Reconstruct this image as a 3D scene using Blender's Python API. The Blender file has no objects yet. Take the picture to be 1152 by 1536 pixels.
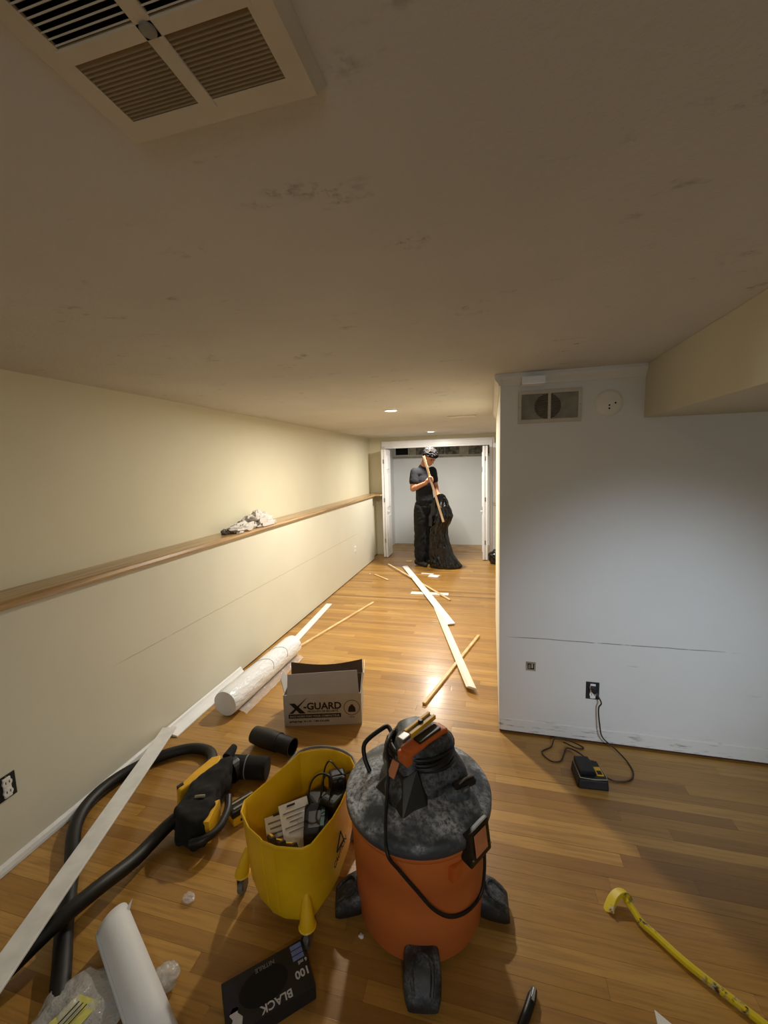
import bpy, bmesh, math, random
from mathutils import Vector, Matrix, noise, Quaternion
random.seed(11)
S = bpy.context.scene
COL = S.collection
PI = math.pi

# ------------------------------------------------------------------ camera
cd = bpy.data.cameras.new('camera'); cam = bpy.data.objects.new('camera', cd); COL.objects.link(cam)
cd.sensor_fit = 'AUTO'; cd.sensor_width = 36.0; cd.lens = 620.0 / 1536.0 * 36.0; cd.clip_start = 0.02
R3 = Matrix(((0.968317, -0.001352, 0.249722), (0.248136, 0.117865, -0.961528), (-0.028133, 0.993029, 0.114466)))
cam.matrix_world = Matrix.Translation((0, 0, 1.6)) @ R3.to_4x4()
S.camera = cam

# ------------------------------------------------------------------ world, lights, exposure
w = bpy.data.worlds.new('world'); S.world = w; w.use_nodes = True
w.node_tree.nodes['Background'].inputs[0].default_value = (0.5, 0.55, 0.6, 1)
w.node_tree.nodes['Background'].inputs[1].default_value = 0.03
S.view_settings.view_transform = 'Standard'; S.view_settings.look = 'None'
S.view_settings.exposure = 0.0; S.view_settings.gamma = 1.0; S.view_settings.use_curve_mapping = False
ZC = 2.06          # ceiling height
POTS = [((-0.83, 3.53), 46.0), ((-0.85, 6.12), 46.0), ((0.36, -0.75), 7.0)]
WARM = (1.0, 0.945, 0.84)
for (lx, ly), pw in POTS:
    ld = bpy.data.lights.new('downlight', 'AREA'); ld.shape = 'DISK'; ld.size = 0.12; ld.energy = pw; ld.color = WARM
    lo = bpy.data.objects.new('downlight', ld); lo.location = (lx, ly, ZC - 0.035); COL.objects.link(lo)
sp = bpy.data.lights.new('unseen_work_lamp', 'SPOT'); sp.energy = 72; sp.color = (0.66, 0.80, 1.0); sp.spot_size = math.radians(58); sp.spot_blend = 1.0; sp.shadow_soft_size = 0.05
so = bpy.data.objects.new('unseen_work_lamp', sp); so.location = (1.15, 0.35, 1.05); COL.objects.link(so)  # unseen lamp, added for the cool glow on the right wall
so.rotation_euler = (Vector((0.82, 2.39, 0.52)) - so.location).to_track_quat('-Z', 'Y').to_euler()

# cool fill light, added with an unseen window in the wall behind the camera
wd = bpy.data.lights.new('cool_window_fill', 'AREA'); wd.shape = 'RECTANGLE'; wd.size = 1.1; wd.size_y = 0.8; wd.energy = 13; wd.color = (0.72, 0.86, 1.0)
wo = bpy.data.objects.new('cool_window_fill', wd); wo.location = (0.62, -2.57, 1.34); wo.rotation_euler = (PI / 2, 0, 0); COL.objects.link(wo)

# ------------------------------------------------------------------ material helpers
def srgb(r, g, b):
    f = lambda c: ((c / 255) / 12.92 if c / 255 <= 0.04045 else ((c / 255 + 0.055) / 1.055) ** 2.4)
    return (f(r), f(g), f(b), 1)
class NT:
    def __init__(s, name):
        s.m = bpy.data.materials.new(name); s.m.use_nodes = True; s.t = s.m.node_tree
        s.b = s.t.nodes['Principled BSDF']
    def n(s, typ, **kw):
        d = s.t.nodes.new(typ)
        for k, v in kw.items():
            if k.startswith('i_'):
                key = k[2:]; key = int(key) if key.isdigit() else key
                s.put(d.inputs[key], v)
            else: setattr(d, k, v)
        return d
    def put(s, inp, v):
        if isinstance(v, bpy.types.NodeSocket): s.t.links.new(v, inp)
        else: inp.default_value = v
    def math(s, op, a, b=0.0, c=0.0, clamp=False):
        d = s.t.nodes.new('ShaderNodeMath'); d.operation = op; d.use_clamp = clamp
        s.put(d.inputs[0], a); s.put(d.inputs[1], b); s.put(d.inputs[2], c)
        return d.outputs[0]
    def mix(s, f, a, b):
        d = s.t.nodes.new('ShaderNodeMix'); d.data_type = 'RGBA'
        s.put(d.inputs[0], f); s.put(d.inputs[6], a); s.put(d.inputs[7], b)
        return d.outputs[2]
    def ss(s, v, a, b):
        d = s.t.nodes.new('ShaderNodeMapRange'); d.interpolation_type = 'SMOOTHSTEP'
        s.put(d.inputs[0], v); d.inputs[1].default_value = a; d.inputs[2].default_value = b
        d.inputs[3].default_value = 0; d.inputs[4].default_value = 1
        return d.outputs[0]
    def pos(s):
        return s.t.nodes.new('ShaderNodeNewGeometry').outputs['Position']
    def obj(s):
        return s.t.nodes.new('ShaderNodeTexCoord').outputs['Object']
    def xyz(s, v):
        d = s.t.nodes.new('ShaderNodeSeparateXYZ'); s.put(d.inputs[0], v); return d.outputs
    def scale(s, v, sc):
        d = s.t.nodes.new('ShaderNodeVectorMath'); d.operation = 'MULTIPLY'; s.put(d.inputs[0], v); d.inputs[1].default_value = sc
        return d.outputs[0]
    def noise(s, v, sc, detail=3, rough=0.55):
        d = s.t.nodes.new('ShaderNodeTexNoise'); s.put(d.inputs['Vector'], v); d.inputs['Scale'].default_value = sc
        d.inputs['Detail'].default_value = detail; d.inputs['Roughness'].default_value = rough
        return d.outputs[0]
    def bump(s, h, strength, dist=0.01):
        d = s.t.nodes.new('ShaderNodeBump'); d.inputs['Strength'].default_value = strength; d.inputs['Distance'].default_value = dist
        s.put(d.inputs['Height'], h); s.t.links.new(d.outputs[0], s.b.inputs['Normal'])
    def set(s, **kw):
        names = dict(col='Base Color', rough='Roughness', metal='Metallic', coat='Coat Weight', coatr='Coat Roughness', spec='Specular IOR Level',
                     trans='Transmission Weight', alpha='Alpha', emit='Emission Color', emits='Emission Strength', sheen='Sheen Weight', sss='Subsurface Weight')
        for k, v in kw.items(): s.put(s.b.inputs[names[k]], v)
        return s.m
def mat(name, col, rough=0.5, metal=0.0, var=0.25, vs=12.0, bump=0.0, bs=80.0, coat=0.0, spec=0.5, bd=0.004):
    q = NT(name)
    o = q.obj(); f = q.noise(o, vs, 4)
    dark = tuple(c * (1 - var) for c in col[:3]) + (1,)
    lite = tuple(min(1, c * (1 + var * 0.6)) for c in col[:3]) + (1,)
    q.set(col=q.mix(q.ss(f, 0.3, 0.7), dark, lite), rough=rough, metal=metal, coat=coat, spec=spec)
    if bump: q.bump(q.noise(o, bs, 3), bump, bd)
    return q.m

# painted plaster: faint roller texture, plus seam lines and scuffs with their own shape
def wall_mat(name, col, seam_axis=None, seam_z=0.59, lo=0.1, hi=1.3, scuff=False, var=0.05, ink=0.75):
    q = NT(name); p = q.pos(); x, y, z = q.xyz(p)
    c = q.mix(q.ss(q.noise(p, 1.6, 4), 0.3, 0.7), tuple(v * (1 - var) for v in col[:3]) + (1,), col)
    if seam_axis is not None:
        a = (x, y)[seam_axis]
        wob = q.math('MULTIPLY', q.math('SUBTRACT', q.noise(p, 9, 2), 0.5), 0.008)
        d = q.math('ABSOLUTE', q.math('SUBTRACT', q.math('SUBTRACT', z, seam_z), wob))
        line = q.math('SUBTRACT', 1.0, q.ss(d, 0.0010, 0.0036))
        brk = q.ss(q.noise(p, 14, 3), 0.22, 0.42)
        rng = q.math('MULTIPLY', q.ss(a, lo, lo + 0.15), q.math('SUBTRACT', 1.0, q.ss(a, hi - 0.3, hi)))
        c = q.mix(q.math('MULTIPLY', q.math('MULTIPLY', line, brk), q.math('MULTIPLY', rng, ink)), c, srgb(96, 92, 84))
    if scuff:
        st = q.noise(q.scale(p, (3.0, 3.0, 22.0)), 3.2, 4, 0.62)
        low = q.math('SUBTRACT', 1.0, q.ss(z, 0.02, 0.15))
        m = q.math('MULTIPLY', q.ss(st, 0.54, 0.74), low)
        c = q.mix(q.math('MULTIPLY', m, 0.85), c, srgb(70, 64, 56))
        st2 = q.noise(q.scale(p, (2.0, 2.0, 16.0)), 1.7, 4, 0.6)
        band = q.math('MULTIPLY', q.ss(z, 0.16, 0.24), q.math('SUBTRACT', 1.0, q.ss(z, 0.55, 0.75)))
        c = q.mix(q.math('MULTIPLY', q.math('MULTIPLY', q.ss(st2, 0.66, 0.76), band), 0.35), c, srgb(120, 112, 100))
    q.set(col=c, rough=0.55, spec=0.3)
    q.bump(q.noise(p, 160, 2), 0.12, 0.002)
    return q.m
M = {}
M['wall_cream'] = wall_mat('paint_cream', srgb(216, 209, 183))
M['wall_lower'] = wall_mat('paint_panel', srgb(218, 214, 196), 1, 0.59, 1.6, 5.9, ink=0.42)
M['wall_right'] = wall_mat('paint_grey_white', srgb(226, 223, 214), 0, 0.592, 0.06, 1.3, True)
M['wall_white'] = wall_mat('paint_white', srgb(222, 226, 228))
M['wall_corr'] = wall_mat('paint_corridor', srgb(236, 230, 208))
M['soffit'] = wall_mat('paint_soffit', srgb(206, 200, 180))
def ceiling_mat():
    q = NT('ceiling_stipple'); p = q.pos()
    c = q.mix(q.ss(q.noise(p, 0.9, 4), 0.3, 0.7), srgb(196, 194, 188), srgb(208, 206, 200))
    sm = q.noise(q.scale(p, (3.2, 7.0, 1.0)), 1.5, 5, 0.6)
    fl = q.noise(p, 42, 4, 0.7)
    k = q.math('MULTIPLY', q.ss(sm, 0.585, 0.70), q.ss(fl, 0.44, 0.66))
    c = q.mix(q.math('MULTIPLY', k, 0.55), c, srgb(120, 112, 98))
    q.set(col=c, rough=0.9, spec=0.15)
    q.bump(q.math('ADD', q.noise(p, 70, 4), q.math('MULTIPLY', q.noise(p, 22, 3), 0.8)), 0.32, 0.006)
    return q.m
M['ceiling'] = ceiling_mat()
def plank_mat(name, island):
    q = NT(name); p = q.pos()
    if island: r = q.n('ShaderNodeNewGeometry').outputs['Random Per Island']
    else: r = q.n('ShaderNodeObjectInfo').outputs['Random']
    off = q.n('ShaderNodeCombineXYZ', i_0=q.math('MULTIPLY', r, 37.0), i_1=q.math('MULTIPLY', r, 11.0), i_2=q.math('MULTIPLY', r, 5.0)).outputs[0]
    v = q.n('ShaderNodeVectorMath', i_0=p, i_1=off).outputs[0]
    g = q.noise(q.scale(v, (2.2, 46.0, 6.0)), 1.6, 5, 0.6)
    g2 = q.noise(q.scale(v, (9.0, 160.0, 6.0)), 1.0, 3, 0.6)
    blotch = q.noise(p, 1.1, 3)
    ra = q.n('ShaderNodeValToRGB', i_0=r); e = ra.color_ramp.elements
    e[0].position = 0.0; e[0].color = srgb(146, 104, 46); e[1].position = 1.0; e[1].color = srgb(192, 147, 74)
    for ps, c in ((0.2, (174, 129, 60)), (0.45, (182, 137, 65)), (0.7, (158, 114, 51)), (0.85, (188, 143, 71))):
        k = e.new(ps); k.color = srgb(*c)
    c = q.mix(q.math('MULTIPLY', q.ss(g, 0.42, 0.68), 0.45), ra.outputs[0], srgb(128, 90, 42))
    c = q.mix(q.math('MULTIPLY', q.ss(g2, 0.55, 0.75), 0.30), c, srgb(98, 64, 28))
    c = q.mix(q.math('MULTIPLY', q.ss(blotch, 0.5, 0.75), 0.22), c, srgb(150, 112, 66))
    q.set(col=c, rough=q.math('ADD', 0.30, q.math('MULTIPLY', q.noise(p, 6, 3), 0.14)), spec=0.5, coat=0.30, coatr=0.18)
    q.bump(q.math('ADD', q.math('MULTIPLY', g2, 0.5), q.noise(q.scale(v, (1.2, 14.0, 1.0)), 2.0, 2)), 0.10, 0.004)
    return q.m
M['plank'] = plank_mat('oak_strip', False); M['plank_far'] = plank_mat('oak_strip_far', True)
M['subfloor'] = mat('subfloor', srgb(58, 36, 18), 0.9)
M['gap'] = mat('floor_gap', srgb(74, 44, 26), 0.9, var=0.4, vs=6)
M['closet_floor'] = mat('closet_floor', srgb(178, 146, 108), 0.7, var=0.2, vs=4)
def wood_mat(name, c1, c2, rough=0.35, axis=(50, 2.0, 50), coat=0.0):
    q = NT(name); p = q.pos()
    g = q.noise(q.scale(p, axis), 1.0, 5, 0.6)
    q.set(col=q.mix(q.ss(g, 0.35, 0.68), c1, c2), rough=rough, coat=coat)
    return q.m
M['ledge'] = wood_mat('ledge_wood', srgb(184, 150, 100), srgb(146, 110, 64), 0.3, (50, 2.0, 50), 0.3)
M['stick'] = wood_mat('pine_stick', srgb(232, 206, 160), srgb(208, 170, 116), 0.5, (8, 8, 20))
M['lath'] = wood_mat('pine_lath', srgb(230, 204, 170), srgb(206, 174, 138), 0.5, (40, 40, 3))
M['cream_board'] = mat('cream_primed_wood', srgb(238, 231, 212), 0.4, var=0.06, vs=5)
M['white_paint'] = mat('white_gloss_paint', srgb(240, 240, 240), 0.35, var=0.04, vs=6)
M['white_dirty'] = mat('scuffed_white_paint', srgb(222, 222, 220), 0.45, var=0.10, vs=14)
M['door_white'] = mat('door_white', srgb(238, 238, 240), 0.35, var=0.03)
M['vent_paint'] = mat('vent_paint', srgb(196, 186, 166), 0.5, var=0.08)
M['vent_blade'] = mat('vent_blade', srgb(150, 134, 106), 0.5, var=0.08)
M['dark'] = mat('dark_void', srgb(16, 15, 14), 0.9)
M['vent_back'] = mat('vent_back', srgb(160, 150, 124), 0.6)
M['plate_white'] = mat('plate_white', srgb(226, 218, 200), 0.4, var=0.05)
M['black_plastic'] = mat('black_plastic', srgb(16, 16, 18), 0.42, var=0.25, vs=20)
M['black_cloth'] = mat('black_cloth', srgb(7, 7, 8), 0.9, var=0.3, vs=20, bump=0.3, bs=120)
M['black_hose'] = mat('black_hose', srgb(7, 7, 8), 0.5, var=0.3, vs=10)
M['cable'] = mat('cable_black', srgb(20, 20, 22), 0.45)
M['cable_brown'] = mat('cable_brown', srgb(52, 34, 22), 0.45)
M['yellow'] = mat('yellow_plastic', srgb(238, 190, 24), 0.38, var=0.10, vs=7)
M['tool_yellow'] = mat('tool_yellow', srgb(226, 172, 30), 0.45, var=0.12)
M['orange'] = mat('orange_plastic', srgb(204, 100, 40), 0.40, var=0.12, vs=5)
M['orange_faded'] = mat('orange_faded', srgb(206, 132, 92), 0.5, var=0.12, vs=20)
M['grey_plastic'] = mat('grey_plastic', srgb(120, 116, 108), 0.5)
M['metal'] = mat('steel', srgb(150, 150, 148), 0.35, 0.9)
M['card_grey'] = mat('grey_carton', srgb(186, 182, 178), 0.65, var=0.06, vs=6)
M['card_inner'] = mat('carton_inside', srgb(92, 72, 60), 0.8, var=0.1)
M['ink'] = mat('black_ink', srgb(26, 24, 26), 0.6)
M['paper'] = mat('white_paper', srgb(232, 230, 226), 0.6, var=0.04)
M['foam'] = mat('white_foam', srgb(226, 228, 232), 0.55, var=0.05, vs=4, bump=0.2, bs=60)
M['skin'] = mat('skin', srgb(176, 122, 92), 0.5, var=0.12, vs=25)
M['shirt'] = mat('navy_tshirt', srgb(12, 14, 22), 0.95, var=0.2, vs=8, bump=0.4, bs=14, bd=0.02)
M['trousers'] = mat('black_trousers', srgb(7, 7, 8), 0.95, var=0.25, vs=8, bump=0.6, bs=11, bd=0.03)
M['shoe'] = mat('black_shoe', srgb(18, 18, 18), 0.6)
M['eye'] = mat('eye_dark', srgb(20, 14, 12), 0.3)
M['label_blue'] = mat('label_blue', srgb(120, 140, 200), 0.5)
M['print_navy'] = mat('print_navy', srgb(22, 24, 52), 0.4)
M['print_white'] = mat('print_white', srgb(214, 214, 218), 0.5)
M['print_grey'] = mat('print_grey', srgb(128, 128, 130), 0.5)
M['label_yellow'] = mat('label_yellow', srgb(212, 208, 110), 0.5)
M['green'] = mat('green_strap', srgb(16, 66, 58), 0.6)
def hair_mat():
    q = NT('dark_curly_hair'); o = q.obj()
    q.set(col=q.mix(q.ss(q.noise(o, 75, 3), 0.40, 0.66), srgb(4, 4, 4), srgb(48, 46, 46)), rough=0.8, spec=0.05)
    return q.m
M['hair'] = hair_mat()
def dusty(name, base, dust, amount, sc=9.0):
    q = NT(name); o = q.obj()
    big = q.noise(o, sc, 4, 0.6); fine = q.noise(o, sc * 9, 5, 0.75)
    nz = q.xyz(q.n('ShaderNodeNewGeometry').outputs['Normal'])[2]
    f = q.math('MULTIPLY', q.ss(big, 0.36, 0.66), q.ss(fine, 0.32, 0.64))
    f = q.math('MULTIPLY', q.math('MULTIPLY', f, q.ss(nz, -0.2, 0.6)), amount)
    q.set(col=q.mix(f, base, dust), rough=q.math('ADD', 0.45, q.math('MULTIPLY', f, 0.4)))
    return q.m
M['lid'] = dusty('dusty_lid', srgb(58, 64, 72), srgb(204, 208, 216), 1.0, 8)
M['motor'] = dusty('dusty_motor', srgb(20, 22, 25), srgb(160, 164, 172), 0.38, 10)
M['foot'] = dusty('dusty_foot', srgb(28, 29, 31), srgb(170, 174, 180), 0.42, 16)
M['drum'] = dusty('dusty_drum', srgb(206, 112, 54), srgb(220, 180, 150), 0.25, 5)
def worn_yellow():
    q = NT('chipped_yellow'); o = q.obj()
    f = q.math('MULTIPLY', q.ss(q.noise(o, 26, 5, 0.7), 0.52, 0.60), q.ss(q.noise(o, 7, 2), 0.44, 0.56))
    c = q.mix(q.ss(q.noise(o, 60, 3), 0.4, 0.6), srgb(70, 42, 26), srgb(196, 182, 150))
    q.set(col=q.mix(f, srgb(222, 198, 30), c), rough=0.45)
    return q.m
M['chipped'] = worn_yellow()
def glossy_bag():
    q = NT('black_polythene'); o = q.obj()
    q.set(col=srgb(5, 5, 6), rough=0.14, spec=0.5)
    q.bump(q.noise(q.scale(o, (1, 1, 0.6)), 22, 2, 0.5), 0.25, 0.02)
    return q.m
M['polythene'] = glossy_bag()
def clear_film(name, tint=(0.9, 0.9, 0.92, 1), a=0.28):
    q = NT(name)
    q.set(col=tint, rough=0.12, spec=0.8, alpha=a, coat=0.6, coatr=0.05)
    q.bump(q.noise(q.obj(), 30, 3), 0.8, 0.02)
    return q.m
M['film'] = clear_film('clear_film'); M['film_milky'] = clear_film('milky_film', (0.75, 0.75, 0.74, 1), 0.5)
def wrap_mat():
    q = NT('plastic_wrapped_white'); o = q.obj()
    q.set(col=srgb(236, 238, 242), rough=0.25, coat=0.8, coatr=0.06)
    q.bump(q.noise(q.scale(o, (1, 0.35, 1)), 34, 3, 0.6), 0.55, 0.02)
    return q.m
M['wrap'] = wrap_mat()
def lamp_mat():
    q = NT('lamp_lens'); q.set(col=(1, 1, 1, 1), emit=(1.0, 0.92, 0.76, 1), emits=14.0); return q.m
M['lens'] = lamp_mat()
def block_mat():
    q = NT('old_block'); p = q.pos()
    q.set(col=q.mix(q.ss(q.noise(p, 18, 4), 0.35, 0.65), srgb(70, 70, 68), srgb(140, 138, 130)), rough=0.9)
    return q.m
M['block'] = block_mat()
M['block_light'] = mat('pale_block', srgb(182, 178, 166), 0.9, var=0.2, vs=14)
def paper_rag():
    q = NT('crumpled_cloth'); o = q.obj()
    q.set(col=q.mix(q.ss(q.noise(o, 9, 4, 0.7), 0.6, 0.8), srgb(204, 198, 192), srgb(160, 152, 146)), rough=0.8); return q.m
M['rag'] = paper_rag()

# ------------------------------------------------------------------ geometry helpers
class B:
    """collects verts and faces in one list"""
    def __init__(s): s.v = []; s.f = []
    def add(s, vs, fs):
        o = len(s.v); s.v += [Vector(v) for v in vs]; s.f += [tuple(i + o for i in f) for f in fs]; return s
    def box(s, lo, hi):
        (a, b, c), (d, e, f) = lo, hi
        return s.add([(a, b, c), (d, b, c), (d, e, c), (a, e, c), (a, b, f), (d, b, f), (d, e, f), (a, e, f)],
                     [(0, 3, 2, 1), (4, 5, 6, 7), (0, 1, 5, 4), (1, 2, 6, 5), (2, 3, 7, 6), (3, 0, 4, 7)])
    def obox(s, c, sx, sy, sz, rot):
        """oriented box: centre, sizes, 3x3 rotation"""
        q = B().box((-sx / 2, -sy / 2, -sz / 2), (sx / 2, sy / 2, sz / 2))
        return s.add([rot @ v + Vector(c) for v in q.v], q.f)
    def prism(s, poly, z0, z1, taper=1.0):
        n = len(poly); cx = sum(p[0] for p in poly) / n; cy = sum(p[1] for p in poly) / n
        vs = [(x, y, z0) for x, y in poly] + [(cx + (x - cx) * taper, cy + (y - cy) * taper, z1) for x, y in poly]
        return s.add(vs, [tuple(range(n - 1, -1, -1)), tuple(range(n, 2 * n))] + [(i, (i + 1) % n, n + (i + 1) % n, n + i) for i in range(n)])
    def loft(s, rings, cap0=True, cap1=True):
        n = len(rings[0]); vs = [p for r in rings for p in r]; fs = []
        for k in range(len(rings) - 1):
            for i in range(n):
                j = (i + 1) % n; fs.append((k * n + i, k * n + j, (k + 1) * n + j, (k + 1) * n + i))
        if cap0: fs.append(tuple(range(n - 1, -1, -1)))
        if cap1: fs.append(tuple(range((len(rings) - 1) * n, len(rings) * n)))
        return s.add(vs, fs)
    def lathe(s, prof, n=32, c=(0, 0, 0), cap0=True, cap1=True):
        rings = [[(c[0] + r * math.cos(2 * PI * i / n), c[1] + r * math.sin(2 * PI * i / n), c[2] + z) for i in range(n)] for r, z in prof]
        return s.loft(rings, cap0, cap1)
    def cyl(s, p0, p1, r0, r1=None, n=16, cap=True):
        r1 = r0 if r1 is None else r1
        p0, p1 = Vector(p0), Vector(p1); d = (p1 - p0).normalized(); u = d.orthogonal().normalized(); t = d.cross(u)
        rings = [[p + (u * math.cos(2 * PI * i / n) + t * math.sin(2 * PI * i / n)) * r for i in range(n)] for p, r in ((p0, r0), (p1, r1))]
        return s.loft(rings, cap, cap)
    def tube(s, pts, r, n=8, cap=True, ridges=None, closed=False):
        pts = [Vector(p) for p in pts]; rings = []; m = len(pts); u = None
        for i, p in enumerate(pts):
            d = (pts[min(i + 1, m - 1)] - pts[max(i - 1, 0)]).normalized()
            u = d.orthogonal().normalized() if u is None else (u - d * u.dot(d)).normalized()
            t = d.cross(u); rr = r(i / (m - 1)) if callable(r) else r
            if ridges: rr *= ridges[i % len(ridges)]
            rings.append([p + (u * math.cos(2 * PI * k / n) + t * math.sin(2 * PI * k / n)) * rr for k in range(n)])
        return s.loft(rings, cap, cap)
    def ball(s, c, r, n=14, m=9, rot=None):
        r = (r, r, r) if not hasattr(r, '__len__') else r
        c = Vector(c); vs = []; fs = []
        for j in range(1, m):
            a = PI * j / m
            for i in range(n):
                b = 2 * PI * i / n
                v = Vector((r[0] * math.sin(a) * math.cos(b), r[1] * math.sin(a) * math.sin(b), r[2] * math.cos(a)))
                vs.append(c + (rot @ v if rot else v))
        top = Vector((0, 0, r[2])); top = rot @ top if rot else top
        vs += [c + top, c - top]; t, bt = len(vs) - 2, len(vs) - 1
        for j in range(m - 2):
            for i in range(n):
                k = (i + 1) % n; fs.append((j * n + i, (j + 1) * n + i, (j + 1) * n + k, j * n + k))
        for i in range(n):
            k = (i + 1) % n; fs.append((t, i, k)); fs.append((bt, (m - 2) * n + k, (m - 2) * n + i))
        return s.add(vs, fs)
    def caps(s, p0, r0, p1, r1, n=12):
        s.cyl(p0, p1, r0, r1, n); s.ball(p0, r0, n, 8); s.ball(p1, r1, n, 8); return s
    def mesh(s, name, bevel=0.0, seg=2, origin=None, smooth=False, ang=35):
        me = bpy.data.meshes.new(name)
        o = Vector(origin) if origin is not None else Vector((0, 0, 0))
        me.from_pydata([tuple(v - o) for v in s.v], [], s.f); me.update()
        bm = bmesh.new(); bm.from_mesh(me)
        bmesh.ops.recalc_face_normals(bm, faces=bm.faces)
        if bevel > 0:
            ed = [e for e in bm.edges if len(e.link_faces) == 2 and e.calc_face_angle(0) > math.radians(ang)]
            bmesh.ops.bevel(bm, geom=ed, offset=bevel, segments=seg, profile=0.7, affect='EDGES', clamp_overlap=True)
        bm.to_mesh(me); bm.free()
        if smooth:
            for p in me.polygons: p.use_smooth = True
            try: me.set_sharp_from_angle(angle=math.radians(48))
            except Exception: pass
        return me
    def build(s, name, m, parent=None, bevel=0.0, seg=2, smooth=False, world=False):
        org = parent.matrix_world.translation.copy() if (world and parent is not None) else None
        me = s.mesh(name, bevel, seg, org, smooth); me.materials.append(M[m])
        o = bpy.data.objects.new(name, me); COL.objects.link(o)
        if parent is not None: o.parent = parent
        return o
def thing(name, label, cat, loc=(0, 0, 0), rz=0.0, group=None):
    o = bpy.data.objects.new(name, None); o.empty_display_size = 0.05; COL.objects.link(o)
    o.location = loc; o.rotation_euler = (0, 0, rz); o['label'] = label; o['category'] = cat
    o.matrix_world = Matrix.Translation(loc) @ Matrix.Rotation(rz, 4, 'Z')
    if group: o['group'] = group
    return o
def tag(o, label, cat, group=None):
    o['label'] = label; o['category'] = cat
    if group: o['group'] = group
    return o
def at_base(o):
    """put a single-mesh thing's origin at its base"""
    me = o.data; vs = [v.co for v in me.vertices]
    c = Vector((sum(v.x for v in vs) / len(vs), sum(v.y for v in vs) / len(vs), min(v.z for v in vs)))
    me.transform(Matrix.Translation(-c)); o.location = c
    return o
def struct(o, label=None, cat=None):
    o['kind'] = 'structure'
    if label: o['label'] = label; o['category'] = cat or 'structure'
    return o
def crom(pts, n=10):
    P = [Vector(p) for p in pts]; P = [P[0] * 2 - P[1]] + P + [P[-1] * 2 - P[-2]]; out = []
    for i in range(1, len(P) - 2):
        a, b, c, d = P[i - 1:i + 3]
        for k in range(n):
            t = k / n
            out.append(0.5 * ((2 * b) + (c - a) * t + (2 * a - 5 * b + 4 * c - d) * t * t + (3 * b - a - 3 * c + d) * t ** 3))
    out.append(P[-2]); return out
def text(name, s, size, loc, rot, m, parent, align='LEFT', bold=0.0, sx=1.0):
    cu = bpy.data.curves.new(name, 'FONT'); cu.body = s; cu.size = size; cu.align_x = align; cu.offset = bold; cu.extrude = 0.0003; cu.resolution_u = 3
    t = bpy.data.objects.new(name, cu); COL.objects.link(t)
    bpy.context.view_layer.update()
    me = bpy.data.meshes.new_from_object(t.evaluated_get(bpy.context.evaluated_depsgraph_get()))
    bpy.data.objects.remove(t); bpy.data.curves.remove(cu)
    me.name = name; me.materials.clear(); me.materials.append(M[m])
    o = bpy.data.objects.new(name, me); COL.objects.link(o); o.parent = parent
    o.location = loc; o.rotation_euler = rot; o.scale = (sx, 1, 1)
    return o
def union(b, name, voxel, smooth, m, parent, wrinkle=None):
    """one continuous skin over overlapping volumes (verts given in world space)"""
    tmp = bpy.data.objects.new('tmp', b.mesh('tmp')); COL.objects.link(tmp)
    r = tmp.modifiers.new('r', 'REMESH'); r.mode = 'VOXEL'; r.voxel_size = voxel
    if smooth:
        sm = tmp.modifiers.new('s', 'SMOOTH'); sm.factor = 0.5; sm.iterations = smooth
    bpy.context.view_layer.update()
    me = bpy.data.meshes.new_from_object(tmp.evaluated_get(bpy.context.evaluated_depsgraph_get()))
    bpy.data.objects.remove(tmp)
    if wrinkle:
        for v in me.vertices: v.co += v.normal * wrinkle(v.co)
    me.name = name; me.materials.clear(); me.materials.append(M[m])
    if parent is not None: me.transform(Matrix.Translation(-parent.matrix_world.translation))
    for p in me.polygons: p.use_smooth = True
    o = bpy.data.objects.new(name, me); COL.objects.link(o)
    if parent is not None: o.parent = parent
    return o
def rotz(a): return Matrix.Rotation(a, 3, 'Z')
def axes(d, up=(0, 0, 1)):
    """rotation whose local X runs along d and local Z stays near up"""
    x = Vector(d).normalized(); y = Vector(up).cross(x).normalized(); z = x.cross(y)
    return Matrix((x, y, z)).transposed()

# ================================================================== STRUCTURE
XL, XU, XR = -1.91, -2.07, 0.05      # lower panel, upper wall, corridor right wall
YW, YB = 2.39, 7.05                  # wall facing the camera, closet front
YN, XE = -2.6, 2.6                   # room behind and beside the camera
floor = B().box((-2.2, YN, -0.09), (XE, 8.1, -0.0125)).build('floor', 'subfloor'); struct(floor, 'honey oak strip floor running across the hallway', 'floor')
# --- strips: one unit mesh, scaled per plank
pb = B().box((0, 0, -1), (1, 1, 0)); pme = pb.mesh('plank', 0.014, 1); pme.materials.append(M['plank'])
PW = 0.0572; cells = []
rnd = random.Random(5); y = YN; k = 0
while y < 7.38:
    x0 = -2.02; x1 = XE if y < YW + 0.02 else (XR + 0.06 if y < 4.15 else 0.95)
    x = x0 - rnd.uniform(0, 0.7)
    while x < x1:
        L = rnd.choice((0.55, 0.8, 1.0, 1.3, 1.6, 1.9)) * rnd.uniform(0.9, 1.1)
        a, b = max(x, x0), min(x + L, x1)
        if b - a > 0.03: cells.append((a, b, y))
        x += L
    y += PW; k += 1
Ri = R3.transposed()
def shown(a, b, yy):
    best = 0
    for t in (0.0, 0.25, 0.5, 0.75, 1.0):
        c = Ri @ Vector((a + (b - a) * t, yy + PW / 2, -1.6)); dz = -c.z
        if dz > 0.3 and abs(c.x) / dz < 0.95 and abs(c.y) / dz < 1.26: best = max(best, (b - a) / dz ** 3)
    return best
order = sorted(cells, key=lambda c: -shown(*c))
for (a, b, yy) in order[:300]:
    o = bpy.data.objects.new('plank', pme); COL.objects.link(o); o.parent = floor
    o.location = (a + 0.0002, yy + 0.0002, rnd.uniform(-0.0004, 0.0)); o.scale = (b - a - 0.0005, PW - 0.0005, 0.012); o.rotation_euler.x = rnd.gauss(0, 0.0035)
rest = B()
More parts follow.
